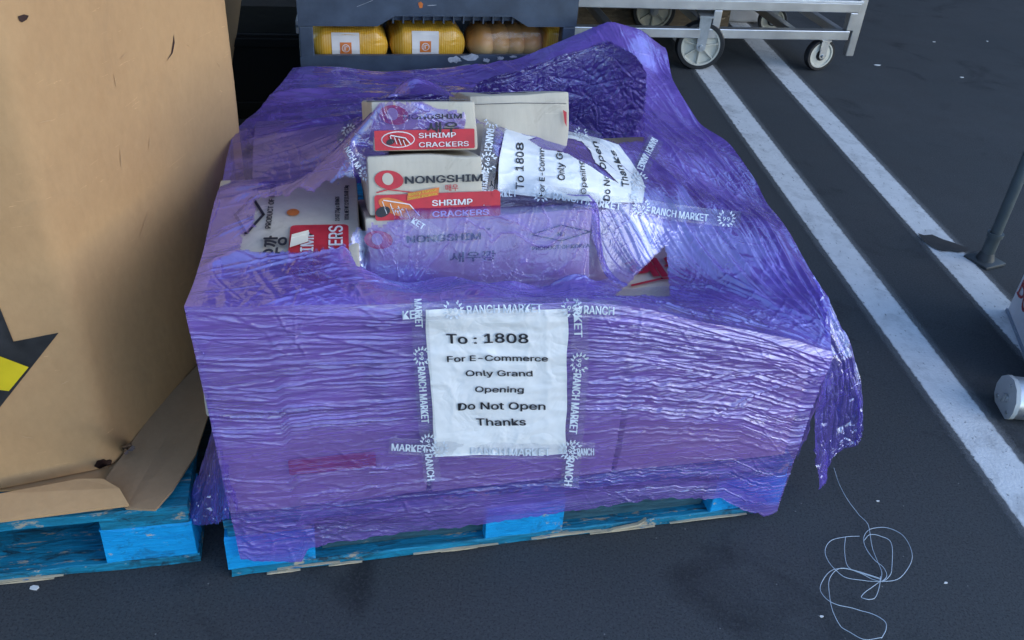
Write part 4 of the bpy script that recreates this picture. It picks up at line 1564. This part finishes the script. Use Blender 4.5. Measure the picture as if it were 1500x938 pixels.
# ------------------------------------------------------------------ bread trays behind the load
TRY = np.array([-.600, 2.262, 0])
TANG = R(14.5)
TW, TD, TH = .735, .52, .158
def zat(px, py, y):
    d = pray(px, py) @ FR
    return CAM_H + d[2] * y / d[1]
ZUP = zat(456, 40, TRY[1])             # foot of the upper visible tray
def bread_tray(z, label):
    root = empty('bread_tray', (TRY[0], TRY[1], z), TANG, label, 'plastic tray', 'stacked slate bread trays')
    t = .012
    m = MB()
    # front wall with a raised notch in its lower edge
    hh_ = .078
    prof = [(0, 0), (.20, 0), (.245, .026), (.555, .026), (.60, 0), (TW, 0), (TW, hh_), (TW - .03, hh_ + .004), (.03, hh_ + .004), (0, hh_)]
    m.prism(prof, (0, 0, 0), (1, 0, 0), (0, 0, 1), (0, 1, 0), t)
    m.build('front_wall', 'crate', root)
    m = MB()
    m.box((TW / 2, TD - t / 2, TH / 2), (TW, t, TH), bevel=.003)
    m.box((t / 2, TD / 2, .05), (t, TD - .03, .10), bevel=.003).box((TW - t / 2, TD / 2, .05), (t, TD - .03, .10), bevel=.003)
    m.build('side_walls', 'crate', root)
    for x in (.019, TW - .019):
        MB().box((x, .02, TH / 2 + .001), (.036, .038, TH - .004), bevel=.003).build('corner_post', 'crate', root)
    m = MB()
    m.box((TW / 2, TD / 2, .034), (TW - .02, TD - .02, .008))
    m.build('floor', 'crate', root)
    m = MB()
    for i in range(15):
        m.box((.215 + i * .0265, .018, .018), (.004, .016, .026))
    m.box((TW / 2, .028, .020), (.40, .006, .022))
    m.build('stacking_ribs', 'crate', root)
    return root
names = ['slate bread tray on the low dolly, beneath the one with yellow bags', 'open-fronted slate bread tray holding the yellow bread bags',
         'top slate bread tray with a small orange chip on its front']
ZB = ZUP - TH * 2
trays = [bread_tray(ZB + TH * i, nm) for i, nm in enumerate(names)]
# remaining height to the ground is taken by a wheeled dolly
dol = empty('tray_dolly', (TRY[0], TRY[1], 0), TANG, 'low dark dolly carrying the stack of bread trays', 'dolly')
m = MB()
m.box((TW / 2, TD / 2, ZB - .022), (TW, TD, .04), bevel=.004)
m.build('platform', 'crate', dol)
for x in (.08, TW - .08):
    for y in (.08, TD - .08):
        m = MB()
        r = min(.05, (ZB - .042) / 2)
        m.lathe([(0, -.012), (r * .9, -.012), (r, -.006), (r, .006), (r * .9, .012), (0, .012)], Matrix.Translation((x, y, r)) @ Matrix.Rotation(R(90), 4, 'Y'))
        m.box((x, y, (ZB - .042 + r) / 2 + .01), (.036, .03, max(.01, ZB - .042 - r)))
        m.build('wheel', 'rubber', dol)
# worn sticker rests on the lip of the open tray, chip on the top tray
pr = Print()
rr = random.Random(3)
for cx, cy_, wd, hg in ((.405, .040, .040, .022), (.445, .047, .05, .018), (.49, .038, .02, .014), (.45, .020, .075, .014), (.53, .044, .022, .012), (.565, .048, .02, .01), (.54, .028, .008, .008)):
    k = 14
    pr.poly([(cx + wd / 2 * math.cos(2 * math.pi * i / k) * rr.uniform(.6, 1.15), cy_ + .022 + hg / 2 * math.sin(2 * math.pi * i / k) * rr.uniform(.5, 1.2)) for i in range(k)], 'crate_wear', 0)
pr.build('worn_sticker', flat_map((0, 0, .008), (1, 0, 0), (0, 0, 1), .0008), trays[1])
pr = Print()
pr.poly([(.305, .060), (.312, .064), (.318, .058), (.316, .048), (.309, .047)], 'orange_ink', 0)
pr.line([(.33, .054), (.352, .0555)], .0015, 'crate_wear', 0)
pr.line([(.15, .05), (.19, .066)], .0009, 'crate_wear', 0)
pr.build('scuff_mark', flat_map((0, 0, 0), (1, 0, 0), (0, 0, 1), .0012), trays[2])


def pillow(L, D, H, n=(46, 16), seed=0, pinch=.16):
    """closed pillow bag with gathered ends, along local x"""
    nx, nr = n
    V, F = [], []
    for i in range(nx + 1):
        x = L * i / nx
        e = min(i, nx - i) / nx
        k = min(1, (e / pinch)) ** .5 if e < pinch else 1
        for j in range(nr):
            a = 2 * math.pi * j / nr
            ca, sa = math.cos(a), math.sin(a)
            yy = D / 2 * math.copysign(abs(ca) ** .28, ca) * (.72 + .28 * k)
            zz = H / 2 * math.copysign(abs(sa) ** .36, sa) * (.12 + .88 * k)
            w_ = (noise2(x * 22 + seed, a * 1.6, seed) - .5) * .012 * (1.4 - k * .5)
            V.append((x, yy + w_, H / 2 + zz * (1 + w_ * 6) + (.004 * (noise2(x * 30, a, seed + 3) - .5) if sa > 0 else 0)))
    for i in range(nx):
        for j in range(nr):
            F.append((i * nr + j, (i + 1) * nr + j, (i + 1) * nr + (j + 1) % nr, i * nr + (j + 1) % nr))
    F.append(tuple(range(nr)))
    F.append(tuple(nx * nr + j for j in range(nr))[::-1])
    return V, F


def tray_pt(x, y, z):
    c_, s_ = math.cos(TANG), math.sin(TANG)
    return (TRY[0] + x * c_ - y * s_, TRY[1] + x * s_ + y * c_, ZUP - TH + z)


def bread_bag(x, L, H, label, seed, rz=0.0):
    root = empty('bread_bag', tray_pt(x, .12, .041), TANG + rz, label, 'bread bag', 'yellow striped bread bags in the open tray')
    V, F = pillow(L, .17, H, seed=seed)
    me = bpy.data.meshes.new('wrapper')
    me.from_pydata(V, [], F)
    o = link_mesh('wrapper', me, 'bag', root, True)
    bv = BVHTree.FromPolygons(V, F)
    c0 = L * .45
    def mp(q, z):
        out = []
        for (a, b), l in zip(q, z):
            h = bv.ray_cast(Vector((a, -.5, b)), Vector((0, 1, 0)))
            out.append((a, (h[0].y if h[0] else -.05) - .0012 - .0006 * l, b))
        return np.array(out)
    pr = Print()
    w2 = .036
    ys = np.linspace(.012, H - .009, 10)
    for xa in np.linspace(c0 - w2, c0 + w2, 9)[:-1]:
        d = 2 * w2 / 8
        for ya, yb in zip(ys[:-1], ys[1:]):
            pr.poly([(xa, ya), (xa + d, ya), (xa + d, yb), (xa, yb)], 'white_ink', 0)
    g = .015
    for i in range(3):
        for j in range(3):
            pr.poly([(c0 - g + i * g * 2 / 3, H * .52 - g + j * g * 2 / 3), (c0 - g + (i + 1) * g * 2 / 3, H * .52 - g + j * g * 2 / 3),
                     (c0 - g + (i + 1) * g * 2 / 3, H * .52 - g + (j + 1) * g * 2 / 3), (c0 - g + i * g * 2 / 3, H * .52 - g + (j + 1) * g * 2 / 3)], 'orange_ink', 1)
    k = 20
    ring_ = [(c0 + .0095 * math.cos(2 * math.pi * i / k), H * .52 + .0095 * math.sin(2 * math.pi * i / k)) for i in range(k + 1)]
    pr.line(ring_, .0018, 'white_ink', 2)
    pr.line([(c0 - .004, H * .52 + .005), (c0 - .0045, H * .52 - .005)], .0016, 'white_ink', 2)
    pr.line([(c0 - .001, H * .52 - .005), (c0, H * .52 + .005), (c0 + .005, H * .52 + .004)], .0016, 'white_ink', 2)
    pr.line([(c0 - .018, H * .52 - .021), (c0 + .018, H * .52 - .021)], .0016, 'orange_ink', 1)
    pr.build('centre_band', mp, root)
    return root


bread_bag(.028, .205, .098, 'yellow striped bread bag at the left post of the tray', 1, R(-1))
bread_bag(.236, .205, .102, 'yellow striped bread bag between another bag and the clear bag of rolls', 5, R(1))
roll = empty('roll_bag', tray_pt(.450, .12, .041), TANG, 'clear bag of golden brown rolls with yellow striped end', 'bread bag')
m = MB()
for i in range(4):
    bmesh.ops.create_uvsphere(m.b, u_segments=28, v_segments=16, radius=1, matrix=Matrix.Translation((.046 + i * .044, 0, .046 + .002 * (i % 2))) @ Matrix.Diagonal((.047, .080, .047, 1)))
m.build('rolls', 'bread', roll, True)
V, F = pillow(.235, .168, .10, seed=9)
me = bpy.data.meshes.new('clear_wrapper')
me.from_pydata(V, [], F)
link_mesh('clear_wrapper', me, 'clear_bag', roll, True)
V, F = pillow(.10, .165, .096, seed=12)
me = bpy.data.meshes.new('yellow_end')
me.from_pydata([(x * .55 + .212, y, z) for x, y, z in V], [], F)
link_mesh('yellow_end', me, 'bag', roll, True)

# ------------------------------------------------------------------ aluminium platform cart
CB = ground(1022, 104)
CANG = R(12.0)
cart = empty('platform_cart', (CB[0], CB[1], 0), CANG, 'low aluminium platform cart on cream and black wheels', 'cart')
RZ1, RZ2 = .160, .268
cd = .56
x0, x1 = -1.15, .665
tube = .040
def rail(nm, a, b, mat='aluminium', th=tube):
    a, b = Vector(a), Vector(b)
    d = b - a
    mm = MB()
    rot = d.to_track_quat('X', 'Z').to_matrix().to_4x4()
    mm.box((a + b) / 2, (d.length, th, th), rot=rot, bevel=.003)
    return mm.build(nm, mat, cart)
yf = .02
for y in (yf, yf + cd):
    rail('lower_rail', (x0, y, RZ1), (x1, y, RZ1))
    rail('upper_rail', (x0, y, RZ2 + .01), (x1 + .02, y, RZ2 + .01))
    for x in (x0 + .02, .045, x1 - .02 + .02):
        rail('upright', (x, y, RZ1 + tube / 2 + .001), (x, y, RZ2 - tube / 2 + .009), th=.036)
for x in (x0 + .1, -.4, .045, .42, x1 - .02):
    rail('cross_bar', (x, yf + tube / 2 + .001, RZ1 - .001), (x, yf + cd - tube / 2 - .001, RZ1 - .001), th=.034)
m = MB()
m.box(((x0 + x1) / 2, yf + cd / 2, RZ2 + .036), (x1 - x0 + .05, cd + .05, .010), bevel=.002)
m.build('deck', 'deck', cart)
m = MB()
m.box((x1 + .03, yf, .30), (.036, .036, .46), bevel=.003)
m.build('end_post', 'aluminium', cart)


def wheel(nm, x, y, r, wd, yaw, rim, spokes):
    Mx = Matrix.Translation((x, y, r)) @ Matrix.Rotation(yaw, 4, 'Z') @ Matrix.Rotation(R(90), 4, 'X')
    m = MB()
    m.lathe([(r * .80, -wd / 2), (r * .95, -wd / 2), (r, -wd * .28), (r, wd * .28), (r * .95, wd / 2), (r * .80, wd / 2)], Mx, 48)
    w_ = m.build('wheel', 'rubber', cart, True)
    m = MB()
    if spokes:
        m.lathe([(0, -wd * .2), (r * .70, -wd * .2), (r * .74, -wd * .47), (r * .82, -wd * .47), (r * .82, wd * .47), (r * .74, wd * .47), (r * .70, wd * .2), (0, wd * .2)], Mx, 48)
        for k in range(7):
            a = 2 * math.pi * k / 7 + .2
            for sd in (-1, 1):
                m.box(Vector((0, 0, 0)), (r * .56, .004, wd * .26), rot=Mx @ Matrix.Rotation(a, 4, 'Z') @ Matrix.Translation((r * .46, 0, sd * wd * .32)))
        m.lathe([(0, -wd * .56), (r * .22, -wd * .56), (r * .22, wd * .56), (0, wd * .56)], Mx, 24)
    else:
        m.lathe([(r * .34, -wd * .40), (r * .68, -wd * .30), (r * .72, -wd * .49), (r * .81, -wd * .49), (r * .81, wd * .49), (r * .72, wd * .49), (r * .68, wd * .30), (r * .34, wd * .40)], Mx, 40)
    m.build('rim', 'nylon', w_, True)
    if not spokes:
        m = MB()
        m.lathe([(0, -wd * .48), (r * .36, -wd * .44), (r * .36, wd * .44), (0, wd * .48)], Mx, 24)
        m.build('hub', 'rubber', w_, True)
    # fork
    m = MB()
    top = RZ1 - tube / 2 if not spokes else RZ1 + .07
    ez = top - r
    bw = r * (.30 if not spokes else .24)
    for sd in (-1, 1):
        pts = [(-bw, ez), (bw, ez), (bw * .75, -bw * .3), (bw * .3, -bw * .75), (-bw * .3, -bw * .75), (-bw * .75, -bw * .3)]
        base = Matrix.Translation((x, y, r)) @ Matrix.Rotation(yaw, 4, 'Z')
        b3 = base.to_3x3()
        m.prism(pts, base @ Vector((0, sd * (wd * .5 + .006) - .002, 0)), b3 @ Vector((1, 0, 0)), (0, 0, 1), b3 @ Vector((0, 1, 0)), .004)
    if not spokes:
        m.box((x, y, top - .004), (bw * 2.2, wd + .03, .006), rz=yaw)
        m.cyl((x, y, top - .02), (x, y, top + .028), bw * .75)
    else:
        m.box((x, y, top + .004), (bw * 2.4, wd + .05, .008), rz=yaw)
    m.cyl(Mx @ Vector((0, 0, -wd * .5 - .016)), Mx @ Vector((0, 0, wd * .5 + .016)), r * .085, n=12)
    m.build('fork', 'zinc', cart, True)


wheel('wheel', -.0, .03, .104, .05, R(-10), 0, True)
wheel('wheel', -.045, yf + cd - .02, .104, .05, R(-10), 0, True)
wheel('wheel', .565, .03, .070, .034, R(8), 0, False)
wheel('wheel', .56, yf + cd - .04, .070, .034, R(-14), 0, False)

# things farther back under the canopy
op = empty('old_pallet', (*ground(835, 40)[:2], 0), R(10), 'weathered unpainted pallet lying behind the cart', 'pallet')
for i in range(6):
    MB().box((.3, .05 + i * .12, .135), (1.0, .085, .02), seg=6, jit=.001).build('deck_board', 'old_wood', op)
for y in (.05, .36, .66):
    MB().box((.3, y, .062), (1.0, .045, .115), seg=6, jit=.001).build('stringer', 'old_wood', op)
sk = ground(1060, 34)
sack = empty('white_sack', (sk[0] - .26, sk[1] + .1, 0), R(8), 'white sack with red print behind the cart', 'sack')
V, F = pillow(.50, .30, .20, seed=21)
me = bpy.data.meshes.new('bag')
me.from_pydata(V, [], F)
link_mesh('bag', me, 'poly', sack, True)
pr = Print()
pr.line([(.22, .13), (.27, .11), (.34, .15)], .014, 'red', 0)
pr.line([(.30, .10), (.36, .12)], .012, 'red', 0)
pr.build('red_print', flat_map((0, -.156, 0), (1, 0, 0), (0, 0, 1), .001), sack)

gb = empty('green_crate', (-1.02, 2.92, 0), R(12), 'dark green plastic crate coloured near black for the shaded gap left of the bread trays', 'crate')
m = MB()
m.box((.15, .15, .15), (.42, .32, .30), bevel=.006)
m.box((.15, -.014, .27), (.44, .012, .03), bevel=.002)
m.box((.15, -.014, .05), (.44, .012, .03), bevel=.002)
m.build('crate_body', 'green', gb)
wb_ = empty('small_white_carton', (-.790, 2.95, .301), R(10), 'small white carton on the dark green crate', 'carton')
m = MB()
m.box((.10, .06, .022), (.20, .12, .044), bevel=.003)
m.build('body', 'white_board', wb_)
m = MB()
m.box((.10, -.0012, .026), (.20, .0012, .008))
m.build('side_band', 'blue_grey', wb_)
ls = MB()
ls.box((0, 0, .24), (.012, .34, .50), rot=Matrix.Rotation(R(14), 4, 'Y'), bevel=.001)
o = ls.build('cardboard_sheet', 'tray_board')
o.location = (-1.0, 2.75, 0.0)
tag(o, 'flat cardboard sheet leaning in the dark gap beside the bulk carton', 'cardboard sheet')

# ------------------------------------------------------------------ right edge: white box and banner stand base
wc = ground(1474.5, 458)
wbx = empty('lettered_box', tuple(wc), 0, 'white box with red serif lettering at the right edge', 'box')
dv = np.array([-.196, -.981, 0])
rt = np.array([.981, -.196, 0])
m = MB()
m.prism([(0, 0), (.34, 0), (.34, .30), (0, .30)], (0, 0, .012), tuple(dv), tuple(rt), (0, 0, 1), .30)
m.build('body', 'white_board', wbx)
m = MB()
m.prism([(-.004, -.004), (.344, -.004), (.344, .304), (-.004, .304)], (0, 0, 0), tuple(dv), tuple(rt), (0, 0, 1), .0115)
m.build('base_rim', 'blue_grey', wbx)
pr = Print()
def serif_B(p, x, y, h, mat):
    wd = h * .72
    p.line([(x + .15 * wd, y), (x + .15 * wd, y + h)], .18 * wd, mat, 1)
    for a, b in ((0, .5), (.5, 1)):
        cxs = x + .2 * wd
        pts = [(cxs + (.62 if a else .70) * wd * math.cos(t), y + h * (a + b) / 2 + h * .225 * math.sin(t)) for t in np.linspace(-math.pi / 2, math.pi / 2, 12)]
        p.line(pts, .15 * wd, mat, 1)
    for yy in (y, y + h):
        p.line([(x - .05 * wd, yy), (x + .42 * wd, yy)], .07 * h, mat, 1)
serif_B(pr, .012, .058, .066, 'red')
k = 18
pr.line([(.086 + .020 * math.cos(2 * math.pi * i / k), .074 + .021 * math.sin(2 * math.pi * i / k)) for i in range(k + 1)], .009, 'red', 1)
pr.build('lettering', flat_map((0, 0, .012), tuple(dv), (0, 0, 1), .001), wbx)

bp = ground(1478, 619)
ban = empty('banner_stand', (bp[0] - .0, bp[1] + .02, 0), R(-3), 'silver roll-up banner stand base with white end cap', 'banner stand')
prof = [(-.030, .0), (.030, .0), (.046, .012), (.053, .034), (.047, .058), (.028, .076), (.0, .083), (-.024, .075), (-.042, .054), (-.047, .03), (-.043, .012)]
m = MB()
m.prism(prof, (.004, .02, .003), (0, 1, 0), (0, 0, 1), (1, 0, 0), .82)
body = m.build('housing', 'aluminium', ban, True)
m = MB()
m.prism([(y * 1.04, (z - .04) * 1.04 + .04) for y, z in prof], (-.006, .02, .003), (0, 1, 0), (0, 0, 1), (1, 0, 0), .0098)
m.build('end_cap', 'plastic_white', ban, True)
m = MB()
for y, z in ((.030, .020), (-.028, .018), (.0, .072)):
    m.cyl((-.009, .02 + y, z), (-.0055, .02 + y, z), .0035, n=10)
m.cyl((-.011, .016, .040), (-.0055, .016, .040), .009, n=16).box((-.013, .016, .040), (.006, .004, .022))
m.build('screw', 'zinc', ban)
m = MB()
m.box((.42, -.0245, .030), (.80, .006, .012), bevel=.001)
m.build('slot_strip', 'blue_grey', ban)

# ------------------------------------------------------------------ loose thread and scraps on the ground
def tube_mesh(name, paths, r, mat):
    V, F = [], []
    for P in paths:
        P = np.asarray(P)
        T = np.gradient(P, axis=0)
        T /= np.linalg.norm(T, axis=1, keepdims=True) + 1e-12
        s1 = np.cross(T, [0, 0, 1.0])
        s1 /= np.linalg.norm(s1, axis=1, keepdims=True) + 1e-9
        s2 = np.cross(s1, T)
        b = len(V)
        for k in range(6):
            pass
        for i in range(len(P)):
            for k in range(6):
                a = math.pi * k / 3
                V.append(tuple(P[i] + r * (math.cos(a) * s1[i] + math.sin(a) * s2[i])))
        for i in range(len(P) - 1):
            for k in range(6):
                F.append((b + i * 6 + k, b + i * 6 + (k + 1) % 6, b + (i + 1) * 6 + (k + 1) % 6, b + (i + 1) * 6 + k))
    me = bpy.data.meshes.new(name)
    me.from_pydata(V, [], F)
    return link_mesh(name, me, mat, None, True)


STR = [[(1221, 687), (1228, 712), (1240, 735), (1256, 754), (1268, 768), (1272, 779), (1276, 800), (1284, 825), (1290, 842), (1288, 856)],
       [(1258, 788), (1238, 790), (1216, 796), (1207, 810), (1211, 826), (1224, 841), (1238, 850), (1262, 853), (1288, 855), (1312, 853), (1326, 840), (1334, 822), (1330, 803), (1318, 786), (1296, 776), (1274, 778), (1264, 790), (1266, 806), (1278, 824), (1292, 836), (1297, 848), (1290, 856)],
       [(1237, 790), (1235, 812), (1240, 836), (1262, 846), (1288, 856), (1300, 850), (1304, 836), (1304, 800), (1288, 791), (1272, 789), (1264, 796)],
       [(1288, 856), (1276, 866), (1262, 876), (1260, 882), (1270, 885), (1280, 880), (1285, 866), (1287, 850)],
       [(1288, 855), (1262, 848), (1234, 841), (1214, 844), (1202, 858), (1199, 872), (1208, 886), (1224, 894), (1248, 898), (1274, 906), (1292, 918), (1294, 930), (1288, 942)],
       [(1288, 855), (1250, 845), (1226, 842), (1212, 856), (1212, 884), (1216, 904), (1226, 922), (1240, 934), (1262, 946), (1288, 942)]]
paths = []
for i, p in enumerate(STR):
    w_ = smooth_path([ground(x, y) for x, y in p])
    w_[:, 2] = .0025 + .002 * i + .004 * np.abs(np.sin(np.linspace(0, 9, len(w_))))
    paths.append(w_)
o = tube_mesh('thread', paths, .00055, 'thread')
tag(o, 'tangled pale thread lying in loops on the asphalt', 'thread')
for i, (x, y, sx, lb) in enumerate(((1285, 96, .017, 'largest white paper scrap on the asphalt right of the small cart wheel'), (1409, 114, .012, 'white paper scrap far right on the asphalt beyond the lines'),
                                    (1368, 62, .008, 'tiny white scrap on the asphalt nearest the middle of the far lot'), (1446, 61, .008, 'tiny white scrap on the asphalt at the far right'),
                                    (1286, 735, .004, 'small white crumb on the asphalt beside the thread'), (1385, 855, .004, 'small white crumb near the lower right corner'),
                                    (1203, 904, .004, 'small white crumb below the thread loops'), (50, 862, .011, 'pale wood sliver on the asphalt under the left pallet edge'))):
    g_ = ground(x, y)
    m = MB()
    rr = random.Random(i)
    k = 7
    m.prism([(sx * math.cos(2 * math.pi * j / k) * rr.uniform(.6, 1.1), sx * .55 * math.sin(2 * math.pi * j / k) * rr.uniform(.6, 1.1)) for j in range(k)], (0, 0, .001), (1, .1, .05), (-.1, 1, .08), (0, 0, 1), .0012)
    o = m.build('scrap', 'scrap')
    o.location = tuple(g_)
    tag(o, lb, 'scrap', 'small scraps on the asphalt')
